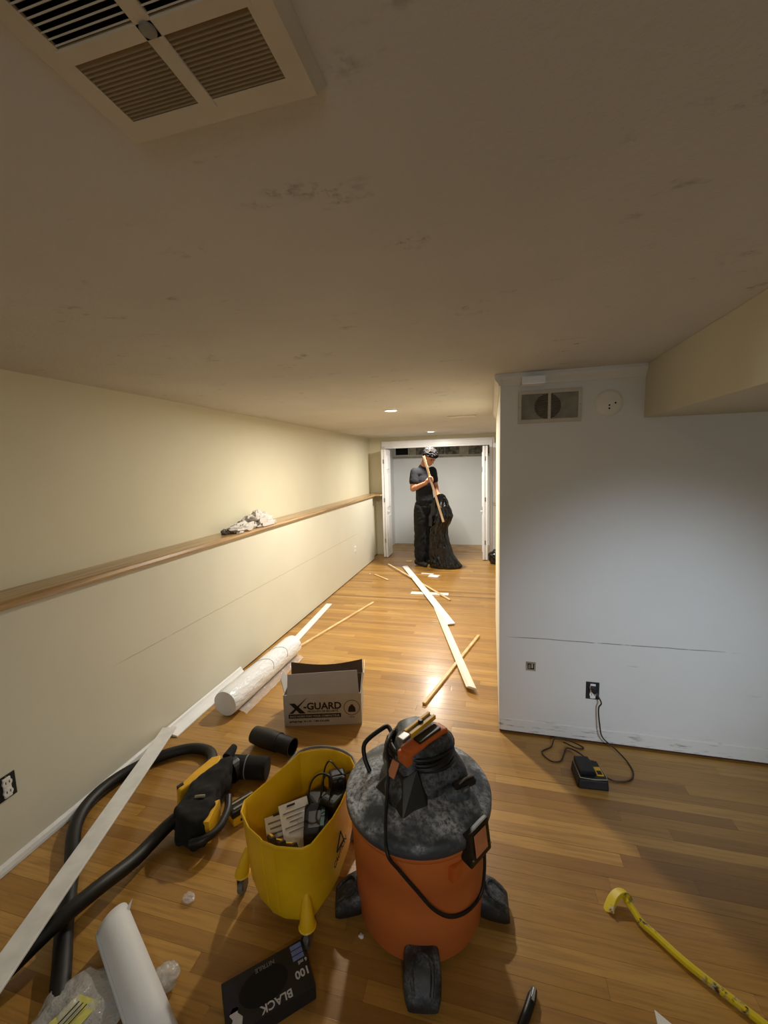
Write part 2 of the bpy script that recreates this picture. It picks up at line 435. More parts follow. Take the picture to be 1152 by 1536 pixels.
for (a, b, yy) in order[300:]: 
    n0 = len(rest.v); rest.box((a + 0.0003, yy + 0.0003, -0.012), (b - 0.0003, yy + PW - 0.0003, 0.0)); tl = rnd.gauss(0, 0.0035) * PW
    for q_ in rest.v[n0 + 4:]: q_.z += -0.0002 + (tl if q_.y > yy + PW / 2 else 0)
ro = rest.build('far_planks', 'plank_far', floor); ro['kind'] = 'stuff'
cf = B().box((-1.95, 7.38, -0.012), (0.2, 8.06, 0.004)).build('closet_floor', 'closet_floor', floor)
ceil = B().box((-2.2, YN, ZC), (XE, 8.2, ZC + 0.08)).build('ceiling', 'ceiling'); struct(ceil, 'low stippled off-white ceiling with grey scuff marks', 'ceiling')
# left wall: upper recessed wall, lower panel, wooden ledge
wl = B().box((XU - 0.1, YN, 1.0), (XU, YB + 0.1, ZC)).build('wall_left', 'wall_cream'); struct(wl, 'cream upper wall along the left of the hallway', 'wall')
lp = B().box((XU - 0.1, YN, 0.012), (XL, 6.62, 1.06)).build('lower_panel', 'wall_lower', wl)
lp2 = B().box((XU - 0.1, 6.62, 0.012), (XL - 0.06, YB + 0.1, 1.06)).build('end_panel', 'wall_cream', wl)
lg = B().box((XU - 0.1, YN, 0.0), (XL - 0.004, 6.62, 0.012)).box((XU - 0.1, 6.62, 0.0), (XL - 0.064, YB, 0.012)).build('base_gap', 'gap', wl)
prof = [(XU, 1.060), (-1.895, 1.060), (-1.882, 1.066), (-1.876, 1.078), (-1.882, 1.092), (-1.895, 1.098), (-1.94, 1.100), (XU, 1.100)]
led = B().loft([[(px, yy, pz) for px, pz in prof] for yy in (YN, YB)]).build('trim_1', 'ledge'); struct(led, 'rounded honey wood ledge capping the lower left wall', 'ledge')
cap = B().box((-1.90, 6.64, 1.075), (-1.78, 7.03, 1.098)).build('ledge_end', 'ledge', led, 0.004)
bb = B().loft([[(px, yy, pz) for px, pz in [(XL, 0.002), (XL + 0.022, 0.002), (XL + 0.021, 0.014), (XL + 0.014, 0.028), (XL + 0.004, 0.036), (XL, 0.037)]] for yy in (YN, 1.93)])
struct(bb.build('baseboard_left', 'white_dirty'), 'low white shoe moulding along the bottom of left wall', 'baseboard')
# wall facing the camera, corridor side wall, soffit
wr = B().box((XR, YW, 0.014), (XE, YW + 0.12, ZC)).build('wall_right', 'wall_right'); struct(wr, 'scuffed grey-white wall facing the camera on the right', 'wall')
B().box((XR + 0.004, YW + 0.006, 0.0), (XE, YW + 0.1, 0.014)).build('base_gap', 'gap', wr)
B().loft([[(xx, py, pz) for py, pz in [(YW, 0.014), (YW - 0.006, 0.016), (YW - 0.005, 0.085), (YW, 0.09)]] for xx in (XR + 0.01, XE)]).build('plaster_band', 'wall_right', wr)
wc = B().box((XR, YW + 0.12, 0.014), (XR + 0.12, 4.15, ZC)).build('wall_corridor', 'wall_corr'); struct(wc, 'cream side wall of the hallway seen edge on', 'wall')
B().box((XR + 0.004, YW + 0.12, 0.0), (XR + 0.11, 4.15, 0.014)).build('base_gap', 'gap', wc)
cr = [(0.0, 2.00), (-0.008, 2.00), (-0.012, 2.012), (-0.026, 2.03), (-0.030, 2.045), (-0.030, ZC), (0.0, ZC)]
crown = B().loft([[(xx, YW + py, pz) for py, pz in cr] for xx in (XR - 0.0, 0.75)])
crown.loft([[(XR + py, yy, pz) for py, pz in cr] for yy in (YW - 0.03, 4.15)])
struct(crown.build('trim_2', 'wall_right'), 'small crown moulding above the wall vent', 'moulding')
sf = B().box((0.75, YN, 1.797), (XE, YW, ZC)).build('trim_3', 'soffit', None, 0.004); struct(sf, 'boxed ceiling soffit running along the right side', 'soffit')
# unseen sides of the room that close it for the light
wn = B().box((-2.2, YN - 0.1, 0), (0.04, YN, ZC)).box((1.20, YN - 0.1, 0), (XE, YN, ZC)).box((0.04, YN - 0.1, 0), (1.20, YN, 0.92)).box((0.04, YN - 0.1, 1.76), (1.20, YN, ZC)).build('wall_near', 'wall_cream'); struct(wn, 'cream wall behind the camera', 'wall')
wi = thing('unseen_window', 'unseen white framed window added in wall behind the camera', 'window', (0.62, YN, 0.92)); wi['kind'] = 'structure'  # unseen window, added to house the cool fill light
B().box((-0.58, -0.10, 0), (0.58, -0.04, 0.05)).box((-0.58, -0.10, 0.79), (0.58, -0.04, 0.84)).box((-0.58, -0.10, 0.05), (-0.53, -0.04, 0.79)).box((0.53, -0.10, 0.05), (0.58, -0.04, 0.79)).build('window_frame', 'white_paint', wi)
B().box((-0.53, -0.08, 0.05), (0.53, -0.075, 0.79)).build('pane', 'film', wi)
we = B().box((XE, YN, 0), (XE + 0.1, YW + 0.1, ZC)).build('wall_east', 'wall_cream'); struct(we, 'cream wall right of the camera', 'wall')
wn2 = B().box((XR + 0.12, 4.03, 0), (0.95, 4.15, ZC)).box((0.95, 4.03, 0), (1.05, YB + 0.1, ZC)).build('wall_nook', 'wall_white'); struct(wn2, 'white nook wall beyond the hallway corner', 'wall')
# closet end
OX0, OX1, OZ = -1.795, -0.015, 1.895
wb = B().box((-2.17, YB, 0), (OX0, YB + 0.1, ZC)).box((OX1, YB, 0), (1.0, YB + 0.1, ZC)).box((OX0, YB, OZ), (OX1, YB + 0.1, ZC)).build('wall_back', 'wall_cream')
struct(wb, 'cream end wall around the closet opening', 'wall')
cl = B().box((-1.97, 8.05, 0), (0.3, 8.15, ZC)).box((-1.97, YB + 0.1, 0), (-1.87, 8.05, ZC)).box((0.2, YB + 0.1, 0), (0.3, 8.05, ZC)).build('wall_closet', 'wall_white')
struct(cl, 'white painted back wall inside the closet', 'wall')
# strip of bare block openings at the top of the closet wall, each block on its own
for a, b, m_, pr in ((-1.815, -1.57, 'dark', 0.012), (-1.56, -1.535, 'block_light', 0.02), (-1.525, -1.435, 'block_light', 0.024), (-1.415, -1.265, 'block', 0.018), (-1.255, -1.12, 'block', 0.022),
                   (-1.11, -0.855, 'block', 0.016), (-0.845, -0.58, 'block', 0.016), (-0.57, -0.425, 'block_light', 0.026), (-0.405, -0.165, 'block', 0.014), (-0.155, 0.05, 'block', 0.018)):
    B().box((a, 8.05 - pr, 1.742 + 0.03 * (-a / 1.8)), (b, 8.052, 1.96)).build('block', m_, cl, 0.004, 1)
B().box((-1.87, 8.035, 1.70), (0.2, 8.052, 1.735)).build('rough_edge', 'block_light', cl, 0.006)
# closet casing
hd = B().box((OX0 - 0.045, YB - 0.022, OZ + 0.005), (OX1 + 0.075, YB, 1.995)).box((OX0 - 0.035, YB - 0.030, 1.955), (OX1 + 0.065, YB - 0.02, 1.99)).box((OX0, YB - 0.012, OZ - 0.025), (OX1, YB + 0.09, OZ + 0.005))
struct(hd.build('trim_4', 'door_white', None, 0.003, 1), 'white header casing over the closet opening', 'casing')
lc = B().box((OX0 - 0.05, YB - 0.018, 0.0), (OX0 + 0.012, YB, OZ)).build('trim_5', 'wall_cream', None, 0.002, 1); struct(lc, 'cream casing strip left of the closet opening', 'casing')
# bifold closet doors, folded open: two leaves side by side each
def bifold(name, x0, side, label):
    d = thing(name, label, 'door', (x0, 6.77, 0.012)); d['kind'] = 'structure'
    for i, off in enumerate((0.0, 0.043)):
        lf = B().box((off, 0, 0), (off + 0.036, 0.33, 1.835)).build('door_leaf', 'door_white', d, 0.003, 1)
        if (side > 0) == (i == 1):
            fx = off + 0.036 if side > 0 else off
            for z0, z1 in ((0.12, 0.72), (0.86, 1.42), (1.50, 1.74)):
                p = B().box((fx - 0.001, 0.06, z0), (fx + side * 0.011, 0.27, z1))
                p.build('panel', 'door_white', lf, 0.010, 1)
            kz = B().ball((fx + side * 0.022, 0.05, 0.79), 0.014, 12, 8).cyl((fx, 0.05, 0.79), (fx + side * 0.02, 0.05, 0.79), 0.006)
            kz.build('knob', 'door_white', lf, smooth=True)
    for z in (0.25, 0.95, 1.6):
        B().box((0.03, -0.003, z), (0.05, 0.003, z + 0.07)).build('hinge', 'metal', d)
    return d
bifold('door_1', -1.783, 1, 'white folded bifold closet door left of the person')
bifold('door_2', -0.124, -1, 'white folded bifold closet door right of the black garbage bag')
d3 = thing('door_3', 'white panel door in the nook at far right of closet', 'door', (0.03, YB, 0.0)); d3['kind'] = 'structure'
B().box((0.0, -0.03, 0.01), (0.72, -0.004, 1.90)).build('door_leaf', 'door_white', d3, 0.003, 1)
B().box((-0.05, -0.04, 0.0), (-0.004, -0.002, 1.96)).build('casing', 'door_white', d3, 0.003, 1)
B().box((0.08, -0.036, 0.15), (0.62, -0.028, 0.8)).build('panel', 'door_white', d3, 0.004)
B().box((0.08, -0.036, 0.95), (0.62, -0.028, 1.75)).build('panel', 'door_white', d3, 0.004)
B().cyl((0.04, -0.03, 0.9), (0.04, -0.07, 0.9), 0.01).ball((0.04, -0.085, 0.9), 0.026, 14, 10).build('knob', 'plate_white', d3, smooth=True)

# ================================================================== CEILING AND WALL FITTINGS
def recessed(x, y, label):
    t = thing('recessed_light', label, 'light', (x, y, ZC), 0, 'recessed ceiling downlights')
    B().lathe([(0.048, -0.002), (0.066, -0.001), (0.068, -0.006), (0.060, -0.010), (0.050, -0.008)], 32, cap0=False, cap1=False).build('trim_ring', 'white_paint', t, smooth=True)
    B().lathe([(0.052, -0.003), (0.03, -0.0075), (0.002, -0.009)], 32).build('lens', 'lens', t, smooth=True)
recessed(POTS[0][0][0], POTS[0][0][1], 'glowing round recessed downlight nearest the camera in hallway ceiling')
recessed(POTS[1][0][0], POTS[1][0][1], 'far recessed downlight in front of the closet')
recessed(POTS[2][0][0], POTS[2][0][1], 'recessed downlight in the ceiling behind the camera')
# flush register far down the ceiling
t = thing('ceiling_register', 'slim flush white register in the far hallway ceiling', 'vent', (-0.28, 4.3, ZC))
B().box((-0.145, -0.055, -0.006), (0.145, 0.055, 0)).build('frame', 'vent_paint', t, 0.002)
for i in range(5): B().box((-0.13, -0.045 + i * 0.02, -0.010), (0.13, -0.036 + i * 0.02, -0.005)).build('louver', 'plate_white', t)
# big diffuser overhead
VX, VY = -0.336, 0.400
t = thing('ceiling_vent', 'large beige four-section louvered ceiling diffuser overhead', 'vent', (VX, VY, ZC))
W2, H2 = 0.133, 0.118
fr = B()
zf = -0.016
for (a, b, c, d) in ((-W2, -H2, W2, -H2 + 0.022), (-W2, H2 - 0.030, W2, H2), (-W2, -H2 + 0.022, -W2 + 0.026, H2 - 0.030), (W2 - 0.026, -H2 + 0.022, W2, H2 - 0.030)):
    fr.box((a, b, zf), (c, d, zf + 0.004))
fo = fr.build('flange', 'vent_paint', t)
fl = B()
for (x0, y0, x1, y1) in ((-W2, -H2, W2, -H2), (W2, -H2, W2, H2), (W2, H2, -W2, H2), (-W2, H2, -W2, -H2)):
    ex0, ey0, ex1, ey1 = x0 * 1.07, y0 * 1.08, x1 * 1.07, y1 * 1.08
    fl.add([(x0, y0, zf), (x1, y1, zf), (ex1, ey1, -0.001), (ex0, ey0, -0.001), (x0, y0, zf + 0.003), (x1, y1, zf + 0.003), (ex1, ey1, 0), (ex0, ey0, 0)],
           [(0, 1, 2, 3), (4, 7, 6, 5), (0, 4, 5, 1), (2, 6, 7, 3), (1, 5, 6, 2), (0, 3, 7, 4)])
fl.build('sloped_edge', 'vent_paint', t)
B().box((-0.010, -H2 + 0.02, zf - 0.001), (0.010, H2 - 0.02, zf + 0.004)).build('centre_bar', 'vent_paint', t, 0.001, 1)
B().box((-W2 + 0.02, -0.008, zf - 0.001), (W2 - 0.02, 0.010, zf + 0.004)).build('cross_bar', 'vent_paint', t, 0.001, 1)
B().lathe([(0.0085, zf - 0.003), (0.0085, zf + 0.001)], 20).build('hub', 'grey_plastic', t, 0.001, 1)
for sx in (-1, 1):
    x0, x1 = (-W2 + 0.026, -0.010) if sx < 0 else (0.010, W2 - 0.026)
    for i in range(13):
        yy = -H2 + 0.0235 + 0.0070 * i
        if yy > -0.009: continue
        rr = Matrix.Rotation(math.radians(48), 3, 'X')
        B().obox(((x0 + x1) / 2, yy + 0.002, zf + 0.004), x1 - x0, 0.0085, 0.0014, rr).build('louver', 'vent_paint', t)
    for i in range(16):
        yy = 0.0125 + 0.0050 * i
        if yy > H2 - 0.031: continue
        rr = Matrix.Rotation(math.radians(-38), 3, 'X')
        B().obox(((x0 + x1) / 2, yy + 0.001, zf + 0.003), x1 - x0, 0.0082, 0.0012, rr).build('louver', 'vent_blade', t)
B().box((-W2 + 0.01, -H2 + 0.01, -0.0015), (W2 - 0.01, H2 - 0.01, -0.0005)).build('duct', 'dark', t)
# wall vent with round duct behind fine slats
t = thing('wall_vent', 'rectangular cream wall vent with dark round fan behind slats', 'vent', (0.30, YW, 1.882))
B().box((-0.158, -0.010, -0.086), (0.158, 0, -0.066)).box((-0.158, -0.010, 0.066), (0.158, 0, 0.086)).box((-0.158, -0.010, -0.07), (-0.140, 0, 0.07)).box((0.140, -0.010, -0.07), (0.158, 0, 0.07)).build('frame', 'vent_paint', t, 0.003)
B().box((-0.0075, -0.011, -0.068), (0.0075, 0, 0.068)).build('centre_bar', 'vent_paint', t, 0.002)
B().box((-0.142, -0.0015, -0.068), (0.142, 0, 0.068)).build('backing', 'vent_back', t)
dsk = B().cyl((-0.008, -0.0016, 0.0), (-0.008, -0.0030, 0.0), 0.066, n=32); dsk.build('round_duct', 'dark', t)
sl = B()
for i in range(20): sl.box((-0.141, -0.0075, -0.066 + i * 0.0067), (0.141, -0.0035, -0.0640 + i * 0.0067))
so_ = sl.build('slats', 'vent_back', t); so_['kind'] = 'stuff'
for sx in (-0.149, 0.149): B().cyl((sx, -0.009, 0.0), (sx, -0.0125, 0.0), 0.003, n=8).build('screw', 'metal', t)
# round mounting plate, little white box
t = thing('detector_plate', 'round off-white mounting plate right of the wall vent', 'plate', (0.585, YW, 1.88))
B().loft([[(r * math.cos(2 * PI * i / 40), yy, r * math.sin(2 * PI * i / 40)) for i in range(40)] for r, yy in ((0.066, 0), (0.067, -0.006), (0.063, -0.010), (0.05, -0.011))]).build('plate', 'plate_white', t, smooth=True)
for hx, hz in ((0.002, -0.028), (0.002, -0.012), (0.030, -0.002)): B().cyl((hx, -0.010, hz), (hx, -0.0122, hz), 0.0045, n=10).build('hole', 'dark', t)
t = thing('sensor_box', 'small white plastic box under the ceiling above the vent', 'box', (0.216, YW - 0.03, 1.992))
B().box((-0.058, -0.030, 0.0), (0.058, 0, 0.042)).build('cover', 'white_paint', t, 0.006)
B().box((-0.062, -0.004, -0.006), (0.062, 0.0, 0.0)).build('base', 'plate_white', t, 0.001)
# low voltage box, outlets
t = thing('jack_box', 'small open square jack box low on the right wall', 'outlet', (0.225, YW, 0.424))
B().box((-0.026, -0.004, -0.026), (0.026, 0.0, -0.018)).box((-0.026, -0.004, 0.018), (0.026, 0, 0.026)).box((-0.026, -0.004, -0.02), (-0.018, 0, 0.02)).box((0.018, -0.004, -0.02), (0.026, 0, 0.02)).build('bracket', 'vent_back', t)
B().box((-0.02, -0.001, -0.02), (0.02, 0, 0.02)).build('recess', 'dark', t)
B().box((-0.014, -0.006, -0.012), (-0.002, -0.001, 0.012)).build('terminal', 'grey_plastic', t); B().box((0.002, -0.006, -0.008), (0.012, -0.001, 0.016)).build('terminal', 'vent_back', t)
def outlet(name, label, loc, rz, dark=True):
    t = thing(name, label, 'outlet', loc, rz)
    B().box((-0.034, -0.004, -0.05), (0.034, 0, 0.05)).build('box_opening', 'ink' if dark else 'white_paint', t, 0.004)
    B().box((-0.014, -0.011, -0.042), (0.014, -0.003, 0.042)).build('receptacle', 'paper', t, 0.004)
    for s in (-1, 1):
        q = B(); q.loft([[(0.017 * math.cos(2 * PI * i / 20), yy, s * 0.02 + 0.0165 * math.sin(2 * PI * i / 20)) for i in range(20)] for yy in (-0.005, -0.013)])
        f = q.build('socket_face', 'paper', t)
        B().box((-0.008, -0.0136, s * 0.02 - 0.002), (-0.005, -0.0125, s * 0.02 + 0.008)).build('slot', 'ink', f); B().box((0.005, -0.0136, s * 0.02 - 0.002), (0.008, -0.0125, s * 0.02 + 0.008)).build('slot', 'ink', f)
    for s in (-1, 1): B().cyl((0, -0.004, s * 0.046), (0, -0.007, s * 0.046), 0.003, n=8).build('screw', 'metal', t)
    return t
outlet('wall_outlet', 'uncovered duplex outlet with a black plug on right wall', (0.552, YW, 0.314), 0)
outlet('wall_outlet', 'uncovered duplex outlet at left edge of photo on left wall', (XL, 1.105, 0.338), PI / 2)
outlet('wall_outlet', 'tiny white outlet far along the left wall', (XL, 5.62, 0.385), PI / 2, False)
# ================================================================== CHARGER
t = thing('battery_charger', 'black and yellow battery charger on floor plugged into wall outlet', 'charger', (0.478, 2.10, 0), math.radians(8))
prof = [(-0.068, -0.075), (0.066, -0.085), (0.072, -0.070), (0.066, 0.06), (0.05, 0.075), (-0.05, 0.075), (-0.066, 0.06), (-0.074, -0.062)]
B().prism(prof, 0.002, 0.05, 0.93).build('body', 'black_plastic', t, 0.008)
B().prism([(-0.062, -0.066), (0.06, -0.074), (0.064, -0.058), (0.058, 0.055), (-0.056, 0.06)], 0.05, 0.056, 0.98).build('rim', 'black_plastic', t, 0.002)
rp = [(-0.062, -0.066, 0.055), (0.0, -0.076, 0.055), (0.06, -0.074, 0.055), (0.064, -0.058, 0.055), (0.058, 0.02, 0.055)]
B().tube([(-0.056, 0.06, 0.055)] + rp, 0.0022, 6).build('rim_line', 'vent_back', t)
B().box((-0.054, -0.05, 0.054), (0.016, 0.058, 0.078)).build('battery_dock', 'black_plastic', t, 0.006)
B().box((0.022, -0.052, 0.052), (0.054, 0.006, 0.060)).build('label', 'tool_yellow', t, 0.001)
B().box((0.028, -0.047, 0.059), (0.049, -0.022, 0.0615)).build('indicator', 'ink', t)
cord = [(0.556, 2.362, 0.332), (0.575, 2.35, 0.30), (0.590, 2.355, 0.262), (0.580, 2.365, 0.225), (0.586, 2.36, 0.14), (0.60, 2.345, 0.07), (0.655, 2.31, 0.035), (0.70, 2.26, 0.006), (0.705, 2.18, 0.005), (0.67, 2.12, 0.005), (0.60, 2.10, 0.005), (0.545, 2.125, 0.012)]
CI = Matrix.Rotation(-math.radians(8), 3, 'Z')
def cl_(p): return CI @ (Vector(p) - Vector((0.478, 2.10, 0)))
c1 = B().tube([cl_(p) for p in crom(cord, 8)], 0.0038, 8).build('power_cord', 'cable_brown', t, smooth=True)
pl = B().box((-0.013, -0.03, -0.011), (0.013, 0.0, 0.013)).box((-0.009, -0.036, -0.016), (0.009, -0.018, 0.006)).build('plug', 'black_plastic', c1, 0.004); pl.location = cl_((0.552, 2.377, 0.335)); pl.rotation_euler = (0, 0, -math.radians(8))
cord2 = [(0.53, 2.17, 0.03), (0.49, 2.23, 0.02), (0.45, 2.285, 0.012), (0.41, 2.30, 0.008), (0.385, 2.245, 0.006), (0.36, 2.19, 0.005), (0.31, 2.185, 0.005), (0.275, 2.245, 0.005), (0.33, 2.30, 0.006), (0.36, 2.36, 0.02), (0.43, 2.355, 0.02), (0.50, 2.33, 0.006), (0.47, 2.315, 0.006), (0.40, 2.345, 0.012)]
B().tube([cl_(p) for p in crom(cord2, 8)], 0.0036, 8).build('cord_loop', 'cable_brown', t, smooth=True)

# ================================================================== SHOP VACUUM
VC = Vector((-0.25, 1.33, 0))
v = thing('shop_vacuum', 'orange wheeled shop vacuum with dusty dark grey lid', 'vacuum', VC)
B().lathe([(0.180, 0.026), (0.214, 0.024), (0.222, 0.036), (0.225, 0.105), (0.2275, 0.110), (0.231, 0.20), (0.234, 0.29), (0.236, 0.293), (0.240, 0.405), (0.244, 0.408), (0.247, 0.42), (0.247, 0.440), (0.20, 0.445)], 64).build('drum', 'drum', v, smooth=True)
B().lathe([(0.240, 0.431), (0.251, 0.429), (0.255, 0.437), (0.255, 0.460), (0.249, 0.470), (0.240, 0.474), (0.222, 0.478), (0.203, 0.490), (0.16, 0.508), (0.10, 0.516), (0.05, 0.518)], 64).build('lid', 'lid', v, smooth=True)
hz = [(0.495, 1.06), (0.535, 0.99), (0.548, 0.94), (0.575, 0.80), (0.59, 0.74), (0.640, 0.66), (0.650, 0.56)]
base_poly = []
for i in range(48):
    a = 2 * PI * i / 48
    lobes = 0.145 + 0.020 * math.cos(3 * (a - math.radians(250))) + 0.006 * math.cos(7 * a)
    base_poly.append((lobes * math.cos(a), lobes * math.sin(a)))
HO = Vector((0.0, 0.01))
rings = []
for z, s in hz:
    k = (s - 0.56) / 0.50
    rings.append([(HO.x + px * (s * k + (1 - k) * s) + 0.01 * (1 - k), HO.y + py * s + 0.02 * (1 - k), z) for px, py in base_poly])
head = B().loft(rings).build('motor_head', 'motor', v, 0.003, 2, smooth=True)
# front wedge facets of the head
B().add([(-0.135, -0.095, 0.500), (-0.015, -0.188, 0.498), (0.060, -0.140, 0.500), (-0.062, -0.08, 0.590), (0.015, -0.09, 0.592), (-0.026, -0.118, 0.575), (-0.06, 0.0, 0.60), (0.03, 0.0, 0.60)],
        [(0, 1, 5, 3), (1, 2, 4, 5), (3, 5, 4, 7, 6), (0, 3, 6), (2, 7, 4), (0, 6, 7, 2), (0, 2, 1)]).build('filter_cover', 'black_plastic', head, 0.004)
# cord wrapped round the head
wrapb = B(); pts = []
for i in range(150):
    a = i * 2 * PI / 28 + 1.0; rr = 0.125 - 0.016 * (i / 150) + 0.006 * math.sin(i * 0.7)
    pts.append((0.008 + rr * math.cos(a), 0.028 + rr * 0.92 * math.sin(a), 0.574 + 0.048 * (i / 150) + 0.006 * math.sin(i * 0.41)))
wrapb.tube(pts, 0.0062, 8).build('wrapped_cord', 'cable', v, smooth=True)
hang = [(-0.09, 0.03, 0.635), (-0.102, -0.03, 0.615), (-0.085, -0.075, 0.580), (-0.076, -0.145, 0.518), (-0.066, -0.205, 0.482), (-0.045, -0.268, 0.452), (-0.014, -0.250, 0.385), (0.036, -0.240, 0.318), (0.084, -0.226, 0.252), (0.132, -0.198, 0.206), (0.182, -0.152, 0.186), (0.220, -0.100, 0.195), (0.232, -0.080, 0.26), (0.232, -0.090, 0.36)]
B().tube(crom(hang, 8), 0.0055, 8).build('hanging_cord', 'cable', v, smooth=True)
# carrying handle, orange with grey inlay
hd0, hd1 = Vector((-0.022, -0.085, 0.648)), Vector((0.074, 0.046, 0.660)); rr = axes(hd1 - hd0); mid = (hd0 + hd1) / 2
hb = B().obox(mid, 0.170, 0.050, 0.020, rr).build('handle', 'orange', v, 0.008)
B().obox(mid + rr @ Vector((0.02, -0.002, 0.0135)), 0.105, 0.034, 0.008, rr).build('handle_inlay', 'black_plastic', hb, 0.004)
B().obox(hd0 + rr @ Vector((-0.005, 0.0, -0.016)), 0.026, 0.048, 0.04, rr).build('handle_post', 'orange', hb, 0.006)
B().obox(hd1 + rr @ Vector((0.005, 0.0, -0.016)), 0.026, 0.048, 0.04, rr).build('handle_post', 'orange', hb, 0.006)
# little orange switch tag and bracket at the left, plug pocket at the right
B().obox((-0.065, -0.088, 0.582), 0.030, 0.006, 0.050, rotz(-0.5) @ Matrix.Rotation(-0.6, 3, 'X')).build('switch_tag', 'orange_faded', v, 0.002)
br = [(-0.17, -0.02, 0.50), (-0.195, 0.0, 0.54), (-0.20, 0.03, 0.575), (-0.15, 0.085, 0.60), (-0.128, 0.10, 0.60), (-0.10, 0.06, 0.585), (-0.085, 0.01, 0.56)]
B().tube(crom(br, 6), 0.0085, 8).build('cord_hook', 'black_plastic', v, smooth=True)
pk = [(0.075 + 0.055 * math.cos(a), -0.055 + 0.045 * math.sin(a)) for a in [2 * PI * i / 28 for i in range(28)]]
B().prism([(x + 0.06, y_ + 0.012) for x, y_ in pk], 0.47, 0.525, 0.86).build('exhaust_boss', 'lid', v, 0.006, smooth=True)
B().obox((0.165, -0.030, 0.522), 0.085, 0.026, 0.020, rotz(0.75) @ Matrix.Rotation(0.2, 3, 'X')).build('drain_plug', 'black_plastic', v, 0.005)
B().tube([(0.15, -0.05, 0.534), (0.168, -0.025, 0.538), (0.195, 0.0, 0.534)], 0.0035, 6).build('plug_blade', 'metal', v)
# latch on the lid rim
la = math.radians(-33); ld_ = Vector((math.cos(la), math.sin(la), 0)); lr = Matrix((Vector((-math.sin(la), math.cos(la), 0)), ld_, Vector((0, 0, 1)))).transposed()
lt = Matrix.Rotation(math.radians(0), 3, 'X')
lq = B(); cc = ld_ * 0.262
shape = [(-0.062, 0.0, 0.392), (0.062, 0.0, 0.392), (0.058, 0.0, 0.474), (-0.058, 0.0, 0.474), (-0.054, 0.034, 0.374), (0.054, 0.034, 0.374), (0.050, 0.022, 0.480), (-0.050, 0.022, 0.480)]
lq.add([lr @ Vector(p) + ld_ * 0.235 for p in shape], [(0, 1, 2, 3), (4, 7, 6, 5), (0, 4, 5, 1), (1, 5, 6, 2), (2, 6, 7, 3), (3, 7, 4, 0)])
lo_ = lq.build('latch', 'black_plastic', v, 0.006)
sh2 = [(-0.030, 0.0335, 0.397), (0.030, 0.0335, 0.397), (0.030, 0.024, 0.464), (-0.030, 0.024, 0.464), (-0.030, 0.037, 0.398), (0.030, 0.037, 0.398), (0.030, 0.0275, 0.465), (-0.030, 0.0275, 0.465)]
B().add([lr @ Vector(p) + ld_ * 0.235 for p in sh2], [(0, 1, 2, 3), (4, 7, 6, 5), (0, 4, 5, 1), (1, 5, 6, 2), (2, 6, 7, 3), (3, 7, 4, 0)]).build('latch_insert', 'orange_faded', lo_, 0.001, 1)
for sx in (-0.045, 0.045): B().ball(lr @ Vector((sx, 0.034, 0.40)) + ld_ * 0.235, 0.004, 8, 6).build('rivet', 'metal', lo_)
# second, left-hand latch shows as an orange tab on the drum
B().obox(lr @ Vector((-0.075, 0.0, 0.36)) + ld_ * 0.222, 0.05, 0.03, 0.05, lr).build('latch_tab', 'orange', v, 0.006)
# caster feet: wedge housing with a wheel
def foot(deg, rad=0.214, scale=1.0):
    a = math.radians(deg); d = Vector((math.cos(a), math.sin(a), 0)); s = Vector((-d.y, d.x, 0))
    secs = [(0.0, 0.054, 0.022, 0.108), (0.030, 0.058, 0.016, 0.108), (0.065, 0.058, 0.012, 0.092), (0.095, 0.054, 0.010, 0.068), (0.112, 0.046, 0.012, 0.045)]
    rings = []
    for u, hw, z0, z1 in secs:
        r_ = []
        for k in range(16):
            t_ = 2 * PI * k / 16; cxx = math.copysign(abs(math.cos(t_)) ** 0.55, math.cos(t_)); czz = math.copysign(abs(math.sin(t_)) ** 0.55, math.sin(t_))
            r_.append(d * (rad + u * scale) + s * (hw * cxx) + Vector((0, 0, (z0 + z1) / 2 + (z1 - z0) / 2 * czz)))
        rings.append(r_)
    f = B().loft(rings).build('caster_foot', 'foot', v, smooth=True)
    # raised horseshoe rib round the wheel well
    rib = [d * (rad + u) + s * hw + Vector((0, 0, z)) for u, hw, z in ((0.104, -0.026, 0.058), (0.080, -0.030, 0.080), (0.050, -0.028, 0.099), (0.034, 0.0, 0.107), (0.050, 0.028, 0.099), (0.080, 0.030, 0.080), (0.104, 0.026, 0.058))]
    B().tube(crom(rib, 4), 0.006, 6).build('rib', 'foot', f, smooth=True)
    B().cyl(d * (rad + 0.07) - s * 0.016 + Vector((0, 0, 0.026)), d * (rad + 0.07) + s * 0.016 + Vector((0, 0, 0.026)), 0.0258, n=20).build('wheel', 'grey_plastic', f, 0.004)
foot(-79); foot(4, 0.202); foot(101); foot(199, 0.196)
# utility knife lying on the handle
kd = thing('utility_knife', 'yellow snap-blade utility knife on top of the shop vacuum', 'knife', VC + Vector((0.000, 0.000, 0.676)))
kr = axes(Vector((0.085, 0.138, 0.012)))
def kbox(name, c, sx, sy, sz, m, bev=0.002, par=None): return B().obox(kr @ Vector(c), sx, sy, sz, kr).build(name, m, par or kd, bev)
body = kbox('body', (0.02, 0.013, 0.008), 0.130, 0.011, 0.016, 'tool_yellow'); kbox('body_side', (0.02, -0.013, 0.008), 0.130, 0.011, 0.016, 'tool_yellow')
kbox('blade_track', (0.015, 0.0, 0.005), 0.135, 0.016, 0.010, 'grey_plastic'); kbox('nose', (-0.064, 0.0, 0.007), 0.038, 0.030, 0.013, 'metal', 0.004)
B().lathe([(0.009, 0.010), (0.010, 0.020), (0.006, 0.023)], 10, tuple(kr @ Vector((0.022, 0, 0)))).build('lock_wheel', 'black_plastic', kd, 0.001)

